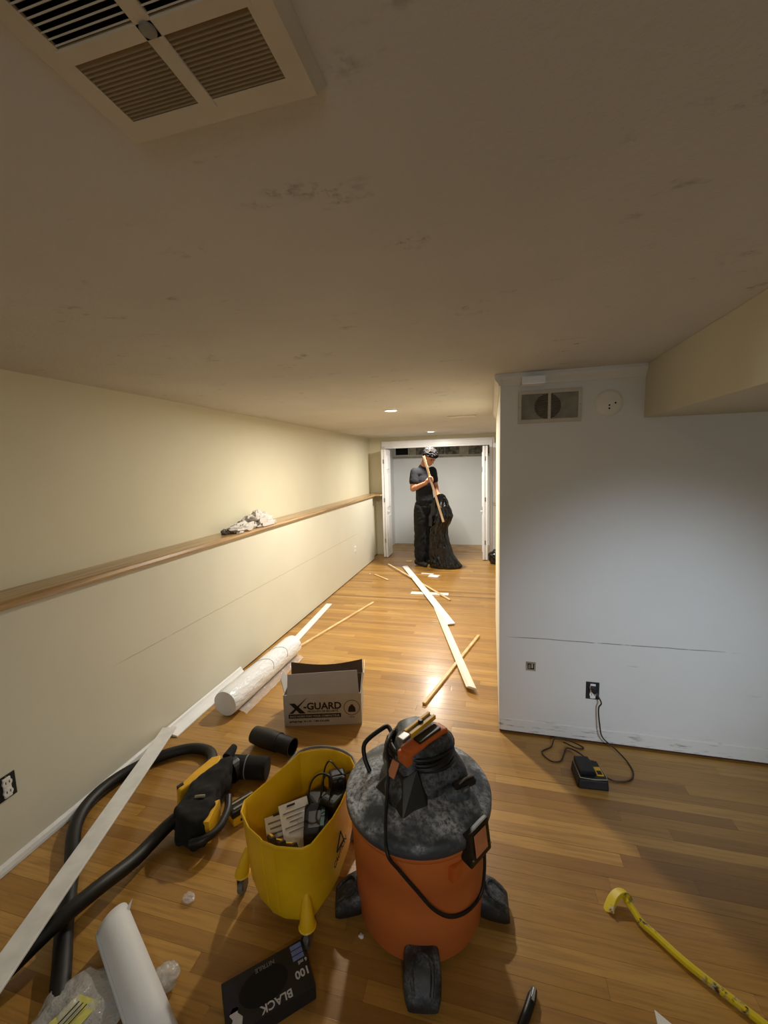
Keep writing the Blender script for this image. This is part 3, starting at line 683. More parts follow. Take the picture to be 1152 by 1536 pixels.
# ================================================================== MOP BUCKET
BC = Vector((-0.697, 1.32, 0))
b_ = thing('mop_bucket', 'yellow wheeled mop bucket beside the orange vacuum', 'bucket', BC)
rim0 = [(-0.882, 1.232), (-0.866, 1.186), (-0.803, 1.133), (-0.744, 1.107), (-0.730, 1.098), (-0.673, 1.090), (-0.590, 1.102), (-0.566, 1.122), (-0.534, 1.235), (-0.527, 1.30), (-0.529, 1.42), (-0.541, 1.492), (-0.575, 1.535), (-0.649, 1.559), (-0.735, 1.550), (-0.795, 1.514), (-0.815, 1.44), (-0.840, 1.36)]
rim0 = [(x + 0.69, y - BC.y) for x, y in rim0]
RZ = 0.362
def ringat(z, s, dz=0.0, cc=(0.0, 0.0)): return [(px * s + cc[0], py * s + cc[1], z) for px, py in rim0]
rings = [ringat(0.058, 0.70), ringat(0.064, 0.78), ringat(0.085, 0.84), ringat(0.20, 0.915), ringat(RZ, 0.985), ringat(RZ + 0.004, 1.0), ringat(RZ, 1.012), ringat(RZ - 0.008, 1.006)]
outer = [ringat(0.052, 0.80), ringat(0.058, 0.88), ringat(0.085, 0.912), ringat(0.20, 0.955), ringat(RZ - 0.012, 1.0), ringat(RZ - 0.010, 1.022), ringat(RZ + 0.002, 1.026), ringat(RZ + 0.005, 1.012), ringat(RZ, 0.992), ringat(0.20, 0.93), ringat(0.10, 0.89), ringat(0.075, 0.85)]
B().loft(outer).build('tub', 'yellow', b_, 0.003, 2, smooth=True)
# moulded seams on the front
for fx0, fy0 in ((-0.744, 1.107), (-0.690, 1.092)):
    px, py = fx0 + 0.69, fy0 - BC.y
    B().tube([(px * 0.915, py * 0.915, 0.09), (px * 0.957, py * 0.957, 0.20), (px * 1.0, py * 1.0, RZ - 0.014)], 0.004, 6).build('seam_rib', 'yellow', b_, smooth=True)
def lug(x, y, dx, dy):
    rings = []
    for z, r, o in ((0.185, 0.004, -0.006), (0.15, 0.016, 0.000), (0.11, 0.022, 0.010), (0.085, 0.026, 0.018), (0.078, 0.026, 0.018)):
        rings.append([(x + dx * o + r * math.cos(2 * PI * i / 16), y + dy * o + r * math.sin(2 * PI * i / 16), z) for i in range(16)])
    lg_ = B().loft(rings); lg_.lathe([(0.027, 0.078), (0.030, 0.074), (0.027, 0.070)], 16, (x + dx * 0.018, y + dy * 0.018, 0))
    l = lg_.build('caster_lug', 'yellow', b_, smooth=True)
    cx, cy = x + dx * 0.018, y + dy * 0.018
    B().cyl((cx, cy, 0.070), (cx, cy, 0.058), 0.012).box((cx - 0.014, cy - 0.02, 0.022), (cx - 0.011, cy + 0.012, 0.060)).box((cx + 0.011, cy - 0.02, 0.022), (cx + 0.014, cy + 0.012, 0.060)).build('caster_fork', 'metal', l)
    B().cyl((cx - 0.010, cy - 0.006, 0.0235), (cx + 0.010, cy - 0.006, 0.0235), 0.0232, n=20).build('wheel', 'grey_plastic', l, 0.003)
lug(0.098, -0.200, 0.4, -0.9); lug(-0.196, -0.100, -0.95, -0.3); lug(-0.135, 0.175, -0.6, 0.8); lug(0.115, 0.185, 0.6, 0.8)
bail = [(px * 1.045, py * 1.045, RZ - 0.006 + 0.012 * math.sin(PI * i / 5)) for i, (px, py) in enumerate(rim0[11:17])]
B().tube(crom(bail, 8), 0.006, 8).build('bail_handle', 'grey_plastic', b_, smooth=True)
# warning print on the side facing the vacuum: triangle with lettering
sd = Vector((0.03, 0.19, 0)).normalized()
def side_pt(u, z):           # a point just outside the right flank at height z, u along it
    k = 0.92 + (z - 0.085) / (RZ - 0.085) * 0.085
    x = 0.1615 * k + (0.005 if u < 0 else 0.0); return Vector((x + 0.0035 - 0.01 * max(0, -u) / 0.1, u, z))
tri = B()
for (u0, z0), (u1, z1) in (((-0.060, 0.20), (-0.005, 0.20)), ((-0.060, 0.20), (-0.032, 0.26)), ((-0.005, 0.20), (-0.032, 0.26))):
    tri.tube([side_pt(u0, z0), side_pt(u1, z1)], 0.0025, 5)
tri.build('caution_triangle', 'ink', b_)
cau = text('caution_text', 'CAUTION', 0.028, (0, 0, 0), (0, 0, 0), 'ink', b_, 'CENTER', 0.0006)
cau.location = side_pt(-0.032, 0.168) + Vector((0.0015, 0, 0)); cau.rotation_euler = (PI / 2 - 0.08, 0, PI / 2)
# --- things inside the bucket
t = thing('blade_card', 'white blister card with printed text at left in yellow bucket', 'package', BC + Vector((-0.085, -0.040, 0.20)))
cr1 = rotz(math.radians(38)) @ Matrix.Rotation(math.radians(40), 3, 'X')
B().obox((0, 0, 0), 0.095, 0.135, 0.003, cr1).build('card', 'paper', t)
for i in range(4): B().obox(cr1 @ Vector((0.0, 0.045 - i * 0.018, 0.002)), 0.075 - 0.012 * (i % 2), 0.006, 0.001, cr1).build('print_line', 'print_grey', t)
B().obox(cr1 @ Vector((0.0, 0.066, 0.002)), 0.030, 0.007, 0.0014, cr1).build('hang_slot', 'ink', t)
t = thing('blade_card', 'larger white blister card with barcode at middle of yellow bucket', 'package', BC + Vector((-0.030, 0.00, 0.212)))
cr2 = rotz(math.radians(40)) @ Matrix.Rotation(math.radians(38), 3, 'X')
B().obox((0, 0, 0), 0.115, 0.170, 0.003, cr2).build('card', 'paper', t)
for i in range(5): B().obox(cr2 @ Vector((0.0, 0.052 - i * 0.016, 0.002)), 0.09 - 0.02 * (i % 3), 0.004, 0.001, cr2).build('print_line', 'print_grey', t)
B().obox(cr2 @ Vector((0.03, -0.06, 0.002)), 0.032, 0.028, 0.001, cr2).build('barcode', 'ink', t)
B().obox(cr2 @ Vector((-0.01, 0.074, 0.002)), 0.032, 0.007, 0.0014, cr2).build('hang_slot', 'ink', t)
for i, (ox, oy, lab) in enumerate(((-0.080, -0.125, 'leftmost black and yellow knife leaning in yellow bucket front'), (-0.045, -0.135, 'middle black and yellow knife leaning in yellow bucket front'), (-0.005, -0.140, 'right black and yellow knife leaning in yellow bucket front'))):
    t = thing('blade_knife', lab, 'knife', BC + Vector((ox, oy + 0.02, 0.225)), 0, 'knives in the bucket')
    kr2 = rotz(math.radians(-52 + 8 * i)) @ Matrix.Rotation(math.radians(-38), 3, 'Y')
    B().obox((0, 0, 0.02), 0.15, 0.022, 0.020, kr2).build('grip', 'ink', t, 0.004)
    B().obox(kr2 @ Vector((0.0, 0.0, 0.012)) + Vector((0, 0, 0.02)), 0.12, 0.008, 0.004, kr2).build('stripe', 'tool_yellow', t, 0.001)
# black adapters and cables heaped at the back: each adapter its own thing
for i, (ox, oy, oz, sx, sy, sz, rz_, lab) in enumerate((
    (0.055, -0.01, 0.235, 0.09, 0.15, 0.08, 0.4, 'black cloth tool pouch nearest the cards in yellow bucket'),
    (0.092, 0.085, 0.265, 0.075, 0.10, 0.07, -0.3, 'black power adapter in the middle of yellow bucket'),
    (0.084, 0.148, 0.29, 0.070, 0.07, 0.09, 0.5, 'topmost black power adapter against the bucket back wall'),
    (0.025, 0.10, 0.225, 0.09, 0.11, 0.08, 0.9, 'lower black power adapter under the cable loops'),
    (0.070, -0.095, 0.19, 0.07, 0.10, 0.06, 0.2, 'black tool pouch along right flank inside bucket'))):
    t = thing('power_adapter' if 'adapter' in lab else 'tool_pouch', lab, 'adapter' if 'adapter' in lab else 'pouch', BC + Vector((ox, oy, oz - sz / 2)), rz_)
    q = B().box((-sx / 2, -sy / 2, 0), (sx / 2, sy / 2, sz)); q.build('case', 'black_hose' if 'adapter' in lab else 'black_cloth', t, 0.020, 4, smooth=True)
    B().box((-sx * 0.3, -sy * 0.3, sz), (sx * 0.3, sy * 0.2, sz + 0.001)).build('label_face' if 'adapter' in lab else 'flap', 'cable', t)
B().box((-0.0, 0, 0), (0.001, 0.001, 0.001))
gs = tag(at_base(B().obox(BC + Vector((0.080, 0.00, 0.285)), 0.014, 0.15, 0.004, rotz(0.35) @ Matrix.Rotation(-0.25, 3, 'X')).build('green_strap', 'green', None, 0.001)), 'dark green strap lying over black pouches in bucket', 'strap')
for i, (pts, lab) in enumerate((
    ([(0.02, 0.04, 0.22), (0.0, 0.05, 0.30), (0.01, 0.075, 0.355), (0.05, 0.09, 0.375), (0.085, 0.10, 0.33), (0.09, 0.10, 0.25)], 'leftmost thin black cable loop rising inside yellow bucket'),
    ([(0.05, 0.055, 0.23), (0.045, 0.07, 0.32), (0.06, 0.09, 0.37), (0.085, 0.085, 0.36), (0.08, 0.075, 0.29), (0.07, 0.06, 0.24)], 'inner thin black cable loop beside leftmost loop in bucket'),
    ([(0.03, 0.12, 0.24), (0.025, 0.15, 0.33), (0.045, 0.165, 0.372), (0.085, 0.155, 0.35), (0.11, 0.15, 0.335), (0.135, 0.165, 0.34)], 'thin black cable arching to the back corner of bucket'),
    ([(0.10, 0.10, 0.25), (0.095, 0.115, 0.32), (0.11, 0.13, 0.335), (0.12, 0.125, 0.30), (0.115, 0.11, 0.25)], 'small tight black cable loop at right inside bucket'))):
    tag(at_base(B().tube([p + BC for p in crom(pts, 8)], 0.0035, 6).build('charger_cable', 'cable', smooth=True)), lab, 'cable', 'cables in the bucket')
fb = B().ball(BC + Vector((-0.01, 0.04, 0.205)), (0.05, 0.045, 0.03), 16, 10)
for vv in fb.v: vv += Vector((0, 0, 0.014 * noise.noise(vv * 40)))
tag(at_base(fb.build('clear_bag', 'film', smooth=True)), 'crumpled clear plastic bag behind cards in yellow bucket', 'plastic bag')

# ================================================================== GARBAGE BAG CARTON
GX = thing('cardboard_box', 'open grey carton of garbage bags printed in black', 'box', (-1.236, 2.158, 0), math.radians(15.1))
W_, D_, H_ = 0.480, 0.250, 0.205; th = 0.004
B().box((0, 0, 0.001), (W_, th, H_)).build('front_panel', 'card_grey', GX)
B().box((0, D_ - th, 0.001), (W_, D_, H_)).build('back_panel', 'card_grey', GX)
B().box((0, th, 0.001), (th, D_ - th, H_)).build('side_panel', 'card_grey', GX); B().box((W_ - th, th, 0.001), (W_, D_ - th, H_)).build('side_panel', 'card_grey', GX)
B().box((th, th, 0.001), (W_ - th, D_ - th, 0.006)).build('bottom_panel', 'card_inner', GX)
B().box((th, th, 0.02), (th + 0.001, D_ - th, H_)).box((W_ - th - 0.001, th, 0.02), (W_ - th, D_ - th, H_)).box((th, D_ - th - 0.001, 0.02), (W_ - th, D_ - th, H_)).build('inner_lining', 'card_inner', GX)
def flap(pts, name, m):      # quad sheet with thickness
    p = [Vector(q) for q in pts]; n = (p[1] - p[0]).cross(p[3] - p[0]).normalized() * 0.003
    return B().add(p + [q + n for q in p], [(0, 1, 2, 3), (4, 7, 6, 5), (0, 4, 5, 1), (1, 5, 6, 2), (2, 6, 7, 3), (3, 7, 4, 0)]).build(name, m, GX)
flap([(0.025, 0.002, H_), (W_ - 0.012, 0.002, H_), (W_ - 0.022, 0.040, H_ + 0.130), (0.028, 0.032, H_ + 0.118)], 'front_flap', 'card_grey')
bf = B(); nn = 10
for i in range(nn + 1):
    u = i / nn; zt = H_ + 0.085 - 0.028 * math.sin(PI * u) + 0.006 * u
    for (yy, zz) in ((D_, H_ - 0.01), (D_ + 0.012, zt)): bf.v.append(Vector((0.0 + W_ * u, yy, zz)))
    for (yy, zz) in ((D_ + 0.003, H_ - 0.01), (D_ + 0.015, zt)): bf.v.append(Vector((0.0 + W_ * u, yy, zz)))
for i in range(nn):
    a = 4 * i; bf.f += [(a, a + 4, a + 5, a + 1), (a + 2, a + 3, a + 7, a + 6), (a + 1, a + 5, a + 7, a + 3), (a, a + 2, a + 6, a + 4)]
bf.build('back_flap', 'card_inner', GX)
flap([(0.0, 0.03, H_), (0.0, D_ - 0.03, H_), (-0.030, D_ - 0.12, H_ + 0.085), (-0.022, 0.045, H_ + 0.085)], 'side_flap', 'card_grey')
flap([(W_, D_ - 0.03, H_), (W_, 0.02, H_), (W_ + 0.022, 0.03, H_ + 0.115), (W_ + 0.02, D_ - 0.05, H_ + 0.115)], 'side_flap', 'paper')
rf = (PI / 2, 0, 0); yf = -0.0006
xq = B()
def fpoly(q, pts):
    n = len(pts); q.add([(x, yf - 0.0006, z) for x, z in pts] + [(x, 0.0, z) for x, z in pts], [tuple(range(n)), tuple(range(2 * n - 1, n - 1, -1))] + [(i, (i + 1) % n, n + (i + 1) % n, n + i) for i in range(n)])
fpoly(xq, [(0.036, 0.150), (0.068, 0.150), (0.134, 0.083), (0.098, 0.083)])
fpoly(xq, [(0.032, 0.083), (0.056, 0.083), (0.148, 0.186), (0.128, 0.170)])
xq.build('logo_letter', 'ink', GX)
text('logo_text', '-GUARD', 0.062, (0.122, yf, 0.108), rf, 'ink', GX, bold=0.0018, sx=1.0)
text('tagline', 'PRODUITS DE SÉCURITÉ', 0.0175, (0.146, yf, 0.088), rf, 'ink', GX, bold=0.0004)
st_ = B(); fpoly(st_, [(0.028, 0.052), (0.352, 0.052), (0.352, 0.078), (0.028, 0.078)]); st_.build('banner', 'ink', GX)
text('banner_text', 'SACS NOIRS FORT POUR COMPACTEUR', 0.0170, (0.036, yf - 0.0012, 0.059), rf, 'card_grey', GX, bold=0.0003)
text('small_print', 'garbage bags  26 x 36   1 800 676-4000', 0.0155, (0.032, yf, 0.026), rf, 'ink', GX, bold=0.0004)
rg = B(); n = 40; ring = []
for r_ in (0.050, 0.0465): ring.append([(0.420 + r_ * math.cos(2 * PI * i / n), yf, 0.112 + r_ * math.sin(2 * PI * i / n)) for i in range(n)])
rg.loft(ring, False, False); rg.build('emblem_ring', 'ink', GX)
bg = B(); fpoly(bg, [(0.396, 0.086), (0.404, 0.083), (0.436, 0.083), (0.444, 0.086), (0.441, 0.108), (0.435, 0.121), (0.428, 0.125), (0.430, 0.134), (0.421, 0.130), (0.414, 0.136), (0.414, 0.126), (0.404, 0.120), (0.399, 0.106)]); bg.build('emblem_bag', 'ink', GX)
text('emblem_text', 'NOIR', 0.013, (0.420, yf, 0.046), rf, 'ink', GX, 'CENTER')
# front print is slanted a touch on the photo because the carton leans; nothing else to add

# ================================================================== WHITE ROLL, MOULDINGS AND STICKS
p0, p1 = Vector((-1.665, 2.175, 0.088)), Vector((-1.640, 3.08, 0.088))
t = thing('wrapped_roll', 'thick white roll wrapped in shiny clear plastic by left wall', 'roll', (p0.x, p0.y, 0))
d = (p1 - p0).normalized(); u_ = d.orthogonal().normalized(); w_ = d.cross(u_)
rings = []
for i in range(41):
    c = p0.lerp(p1, i / 40)
    ring = []
    for k in range(40):
        a = 2 * PI * k / 40; v3 = u_ * math.cos(a) + w_ * math.sin(a)
        r_ = 0.085 + 0.0022 * noise.noise(Vector((math.cos(a) * 3, math.sin(a) * 3, i * 0.35))) - (0.004 if i in (0, 40) else 0)
        ring.append(c + v3 * r_)
    rings.append(ring)
B().loft(rings).build('roll_body', 'wrap', t, smooth=True, world=True)
B().cyl(p0 - d * 0.0015, p0 + d * 0.004, 0.0815, n=40).build('roll_end', 'foam', t, world=True)
fs = B(); 
for i in range(26):
    c = p0.lerp(p1, 0.05 + 0.9 * i / 25); zz = 0.006 * noise.noise(Vector((i * 0.6, 1, 2)))
    fs.v += [c + Vector((0.055, 0, -0.060)), c + Vector((0.100 + zz, 0, -0.070 + zz)), c + Vector((0.120 + zz, 0, -0.0835))]
for i in range(25):
    a = 3 * i; fs.f += [(a, a + 3, a + 4, a + 1), (a + 1, a + 4, a + 5, a + 2)]
fs.build('film_skirt', 'film', t, smooth=True, world=True)
for u0 in (0.50, 0.73):
    c = p0.lerp(p1, u0); pts = []
    for k in range(13):
        a = 0.2 + k * 0.21; pts.append(c + Vector((math.cos(a), 0, math.sin(a))) * 0.0872 + d * (0.03 * math.sin(k * 0.5)))
    B().tube(pts, 0.0012, 5).build('tape_edge', 'print_grey', t, world=True)

def strip(name, a, b, wd, tk, m, label, cat='board', bend=0.0, prof=None, group=None, roll=0.0, bev=0.0015, mitre=0.0):
    a, b = Vector(a), Vector(b); d = b - a; L = d.length; R_ = axes(d) @ Matrix.Rotation(roll, 3, 'X')
    prof = prof or [(-0.5, 0), (0.5, 0), (0.5, 1), (-0.5, 1)]
    rings = []
    for i in range(13):
        u = i / 12; bz = bend * math.sin(PI * u)
        rings.append([a + R_ @ Vector((u * L + (mitre * (py + 0.5) if i == 12 else 0), py * wd, pz * tk)) + Vector((0, 0, bz)) for py, pz in prof])
    o = B().loft(rings).build(name, m, None, bev, 1)
    return tag(at_base(o), label, cat, group)
base_prof = [(-0.5, 0), (0.5, 0), (0.5, 0.9), (0.42, 1.0), (-0.20, 1.0), (-0.34, 0.72), (-0.40, 0.55), (-0.5, 0.42)]
# on the hallway floor
strip('baseboard_strip', (-1.29, 6.165, 0.012), (-0.375, 3.955, 0.012), 0.082, 0.012, 'white_paint', 'long white baseboard lying crossed over cream board in hallway', prof=base_prof, bend=0.008)
strip('casing_board', (-0.600, 4.50, 0.003), (-0.135, 2.80, 0.026), 0.062, 0.018, 'cream_board', 'long cream moulded board with angled end over thin stick', prof=base_prof, mitre=0.05)
strip('wood_stick', (-0.428, 2.560, 0.001), (-0.105, 3.740, 0.001), 0.024, 0.018, 'stick', 'pale wooden stick crossing under the cream board', 'stick')
strip('wood_stick', (-1.565, 6.215, 0.024), (-0.455, 4.700, 0.004), 0.026, 0.012, 'stick', 'long thin wooden stick crossing white baseboard near the person', 'stick')
strip('baseboard_strip', (-0.955, 4.900, 0.001), (-0.495, 4.915, 0.001), 0.085, 0.010, 'white_paint', 'short white board lying crosswise under the long white baseboard')
strip('wood_strip', (-0.98, 5.835, 0.001), (-0.80, 5.815, 0.001), 0.035, 0.008, 'white_paint', 'thin white strip beside square white offcut near garbage bag', 'strip')
strip('board_offcut', (-0.85, 5.72, 0.001), (-0.71, 5.70, 0.001), 0.115, 0.008, 'white_paint', 'small square white offcut lying on hallway floor', 'offcut')
strip('wood_offcut', (-1.345, 6.53, 0.001), (-1.25, 6.555, 0.001), 0.06, 0.015, 'stick', 'small beige wood chip in front of the left closet door', 'offcut')
strip('wood_stick', (-1.635, 5.665, 0.001), (-1.375, 5.415, 0.001), 0.025, 0.012, 'stick', 'short pale stick alone on far hallway floor', 'stick')
strip('wood_offcut', (-1.725, 5.685, 0.001), (-1.705, 5.69, 0.001), 0.022, 0.012, 'paper', 'tiny white chip beside the short pale stick', 'offcut')
strip('baseboard_strip', (-1.815, 4.335, 0.001), (-1.730, 3.05, 0.001), 0.068, 0.010, 'white_paint', 'white strip on floor beyond the wrapped roll by left wall')
strip('wood_stick', (-1.320, 4.475, 0.001), (-1.672, 3.13, 0.001), 0.022, 0.014, 'stick', 'thin wooden stick pointing away from the wrapped roll end', 'stick')
lp_ = [(0.0, 0.0), (0.075, 0.0), (0.075, 0.010), (0.035, 0.016), (0.020, 0.034), (0.012, 0.050), (0.0, 0.052)]
mo = B().loft([[(-1.905 + px + sh, yy, 0.001 + pz) for px, pz in lp_] for yy, sh in ((1.925, 0.004), (2.15, 0.0), (2.70, 0.0))]).build('wall_moulding', 'white_paint', None, 0.001, 1)
tag(at_base(mo), 'white stepped moulding lying against the left wall base', 'moulding')
strip('long_board', (-1.865, 1.915, 0.060), (-1.295, 0.46, 0.152), 0.080, 0.010, 'white_dirty', 'long white painted board lying slantwise over the black hoses')

# ================================================================== HOSES AND BLOWER TOOL
def hose(name, pts, r, label):
    q = crom(pts, 30)
    o = B().tube(q, r, 18, ridges=(1.0, 0.985)).build(name, 'black_hose', None, smooth=False)
    for p in o.data.polygons: p.use_smooth = True
    return tag(at_base(o), label, 'hose')
hose('vacuum_hose', [(-1.32, 1.42, 0.075), (-1.360, 1.34, 0.062), (-1.382, 1.26, 0.045), (-1.386, 1.174, 0.05), (-1.398, 1.03, 0.082), (-1.425, 0.90, 0.088), (-1.465, 0.79, 0.06), (-1.51, 0.71, 0.029), (-1.62, 0.54, 0.029)], 0.028, 'straight black hose running from the black tool to lower left')
hose('vacuum_hose', [(-1.44, 1.68, 0.04), (-1.460, 1.765, 0.035), (-1.535, 1.828, 0.0305), (-1.65, 1.822, 0.0305), (-1.768, 1.731, 0.0305), (-1.855, 1.579, 0.0305), (-1.868, 1.42, 0.0305), (-1.80, 1.274, 0.0305), (-1.63, 1.119, 0.0285), (-1.45, 0.95, 0.0285), (-1.32, 0.838, 0.0285), (-1.205, 0.735, 0.0285), (-1.0, 0.56, 0.0285)], 0.028, 'curved black hose looping along left wall and under the white board')
TT = thing('dust_blower', 'black cloth and yellow cordless dust tool on floor left of bucket', 'tool', (-1.28, 1.50, 0))
def wp(poly): return [(x + 1.28, y - 1.50) for x, y in poly]
ub = B().prism(wp([(-1.36, 1.36), (-1.29, 1.295), (-1.19, 1.285), (-1.155, 1.315), (-1.172, 1.42), (-1.225, 1.50), (-1.235, 1.62), (-1.290, 1.74), (-1.34, 1.72), (-1.375, 1.60), (-1.385, 1.50)]), 0.022, 0.135, 0.86)
ub.v = [vv + TT.location for vv in ub.v]
union(ub, 'body', 0.008, 14, 'black_cloth', TT, lambda c: 0.012 * noise.noise(c * 16) + 0.006 * noise.noise(c * 34))
yl = B().prism(wp([(-1.425, 1.46), (-1.395, 1.445), (-1.32, 1.66), (-1.355, 1.715), (-1.395, 1.69), (-1.415, 1.58)]), 0.012, 0.125, 0.94).build('yellow_shell', 'tool_yellow', TT, 0.012, 3, smooth=True)
B().prism(wp([(-1.235, 1.415), (-1.185, 1.470), (-1.150, 1.34), (-1.185, 1.33)]), 0.02, 0.118, 0.92).build('yellow_handle_panel', 'tool_yellow', TT, 0.008, 2, smooth=True)
hp = [(-1.168, 1.50, 0.10), (-1.135, 1.44, 0.085), (-1.125, 1.36, 0.075), (-1.15, 1.305, 0.075), (-1.20, 1.28, 0.07)]
B().tube([p - TT.location for p in crom(hp, 6)], 0.017, 10).build('handle_grip', 'black_plastic', TT, smooth=True)
B().tube([p - TT.location for p in crom([(-1.315, 1.70, 0.12), (-1.318, 1.745, 0.125), (-1.322, 1.772, 0.128)], 5)], lambda u: 0.026 - 0.008 * u, 10).build('strap_tip', 'black_cloth', TT, smooth=True)
B().prism(wp([(-1.425, 1.47), (-1.412, 1.462), (-1.40, 1.49), (-1.413, 1.50)]), 0.04, 0.13).build('trigger', 'black_plastic', TT, 0.003)
B().tube([p - TT.location for p in crom([(-1.285, 1.425, 0.139), (-1.265, 1.432, 0.141), (-1.245, 1.440, 0.139)], 4)], 0.006, 6).build('buckle', 'vent_back', TT, smooth=True)
B().cyl((-1.30 + 1.28, 1.715 - 1.5, 0.062), (-1.115 + 1.28, 1.752 - 1.5, 0.056), 0.056, 0.054, 28).build('nozzle', 'black_cloth', TT, 0.006, 2, smooth=True)
B().cyl((-1.222 + 1.28, 1.731 - 1.5, 0.060), (-1.217 + 1.28, 1.732 - 1.5, 0.060), 0.0575, n=28).build('nozzle_band', 'print_grey', TT)
B().cyl((-1.29 + 1.28, 1.68 - 1.5, 0.062), (-1.275 + 1.28, 1.72 - 1.5, 0.062), 0.062, 0.060, 24).build('nozzle_collar', 'black_plastic', TT, 0.004)
# loose tube cuff
t = thing('hose_cuff', 'short black hose cuff lying behind the yellow bucket', 'hose cuff', (-1.19, 1.955, 0))
a, b = Vector((-0.145, 0.030, 0.052)), Vector((0.125, -0.022, 0.050)); d = (b - a).normalized(); u_ = d.cross(Vector((0, 0, 1))).normalized(); w_ = u_.cross(d)
rings = []
for k, (s, r1, r2) in enumerate(((0, 0.050, 0.045), (0.30, 0.056, 0.050), (0.62, 0.054, 0.050), (0.66, 0.049, 0.046), (1.0, 0.049, 0.047), (1.0, 0.044, 0.042), (0.55, 0.042, 0.040), (0.1, 0.04, 0.036))):
    rings.append([a.lerp(b, s) + u_ * (r1 * math.cos(2 * PI * i / 28)) + w_ * (r2 * math.sin(2 * PI * i / 28)) for i in range(28)])
B().loft(rings).build('cuff', 'black_hose', t, smooth=True)
B().tube([a.lerp(b, 0.64) + (u_ * math.cos(2 * PI * i / 28) * 0.0515 + w_ * math.sin(2 * PI * i / 28) * 0.048) for i in range(29)], 0.003, 6).build('cuff_ring', 'black_plastic', t, smooth=True)
# battery pack
t = thing('battery_pack', 'black and yellow battery pack on floor between tool and bucket', 'battery', (-1.112, 1.520, 0), math.radians(58))
B().box((-0.062, -0.040, 0.002), (0.062, 0.040, 0.040)).build('base', 'tool_yellow', t, 0.008)
tp = B().box((-0.064, -0.036, 0.038), (0.060, 0.036, 0.068)).build('top_shell', 'black_plastic', t, 0.008)
for yy in (-0.018, 0.014): B().box((-0.05, yy - 0.004, 0.067), (0.058, yy + 0.004, 0.073)).build('rail', 'vent_back', tp, 0.002)
B().box((0.055, -0.02, 0.01), (0.0635, 0.02, 0.03)).build('release_button', 'black_plastic', t, 0.003)
for yy in (-0.0405,): B().box((-0.03, yy - 0.001, 0.014), (0.03, yy + 0.002, 0.028)).build('side_label', 'ink', t)

# ================================================================== FOREGROUND FLOOR THINGS
# glove box, print upside down to the camera
gd = Vector((0.182, 0.165, 0)).normalized(); ga = math.atan2(gd.y, gd.x)
t = thing('glove_box', 'black printed carton of disposable gloves lying on foreground floor', 'box', (-0.648, 0.945, 0), ga)
gw, gh, gz = 0.252, 0.140, 0.052
B().box((-gw / 2, -gh / 2, 0.001), (gw / 2, gh / 2, gz)).build('carton', 'ink', t, 0.003)
zt = gz + 0.0006
op = [(0.072 * math.cos(2 * PI * i / 24), 0.004 + 0.048 * math.sin(2 * PI * i / 24)) for i in range(24)]
B().prism([(x - 0.012, y_) for x, y_ in op], gz - 0.001, zt).build('tear_opening', 'dark', t)
B().box((-gw / 2 + 0.006, -0.02, gz - 0.001), (-0.085, 0.055, zt)).build('navy_patch', 'print_navy', t)
B().box((-0.02, -gh / 2 + 0.006, gz - 0.001), (0.06, -0.058, zt)).build('navy_patch', 'print_navy', t)
for i in range(3): B().box((0.082, 0.018 + 0.016 * i, gz - 0.001), (0.117, 0.031 + 0.016 * i, zt)).build('blue_label', 'label_blue', t)
up = (0, 0, PI)
text('size_text', '6 mil', 0.014, (0.122, 0.012, zt), up, 'print_white', t, bold=0.0003)
text('count_text', '100', 0.030, (0.122, -0.012, zt), up, 'print_white', t, bold=0.0008)
text('name_text', 'BLACK', 0.030, (0.060, -0.044, zt), up, 'print_white', t, bold=0.0006)
text('edge_text', 'NITRILE', 0.017, (0.030, 0.056, zt), up, 'print_grey', t, bold=0.0003)
em = B().prism([(-0.115, -0.050), (-0.085, -0.058), (-0.080, -0.040), (-0.092, -0.024), (-0.088, -0.012), (-0.104, -0.008), (-0.114, -0.022), (-0.106, -0.036)], gz - 0.001, zt); em.build('emblem', 'print_white', t)
B().prism([(-0.112, -0.066), (-0.076, -0.068), (-0.076, -0.063), (-0.112, -0.060)], gz - 0.001, zt).build('emblem_bar', 'print_white', t)
B().box((gw / 2 - 0.0005, -0.06, 0.012), (gw / 2 + 0.0006, -0.015, 0.044)).build('end_print', 'print_white', t)
# rolled white sheet
a, b = Vector((-1.262, 0.972, 0.062)), Vector((-0.80, 0.715, 0.062))
t = thing('rolled_sheet', 'rolled white foam sheet lying over the clear plastic bag', 'roll', (a.x, a.y, 0))
d = (b - a).normalized(); u_ = d.cross(Vector((0, 0, 1))).normalized(); rings = []
for i, s in enumerate([0, 0.08, 0.3, 0.6, 1.0]):
    ring = []
    for k in range(61):
        th_ = k / 60 * 2 * PI * 2.2 - 0.9; r_ = 0.0475 + 0.006 * k / 60
        ring.append((th_, r_))
    c = a.lerp(b, s); tl = 0.02 if i == 0 else 0.0
    rings.append([c + d * (tl * math.sin(q + 1.0)) + (u_ * math.cos(q) + Vector((0, 0, 1)) * math.sin(q)) * r for q, r in ring])
sp_ = B()
m_ = len(rings[0])
for r_ in rings: sp_.v += [Vector(p) for p in r_]
for i in range(len(rings) - 1):
    for k in range(m_ - 1): sp_.f.append((i * m_ + k, i * m_ + k + 1, (i + 1) * m_ + k + 1, (i + 1) * m_ + k))
sh_ = sp_.build('sheet', 'foam', t, smooth=True, world=True); sd_ = sh_.modifiers.new('thickness', 'SOLIDIFY'); sd_.thickness = 0.003; sd_.offset = -1
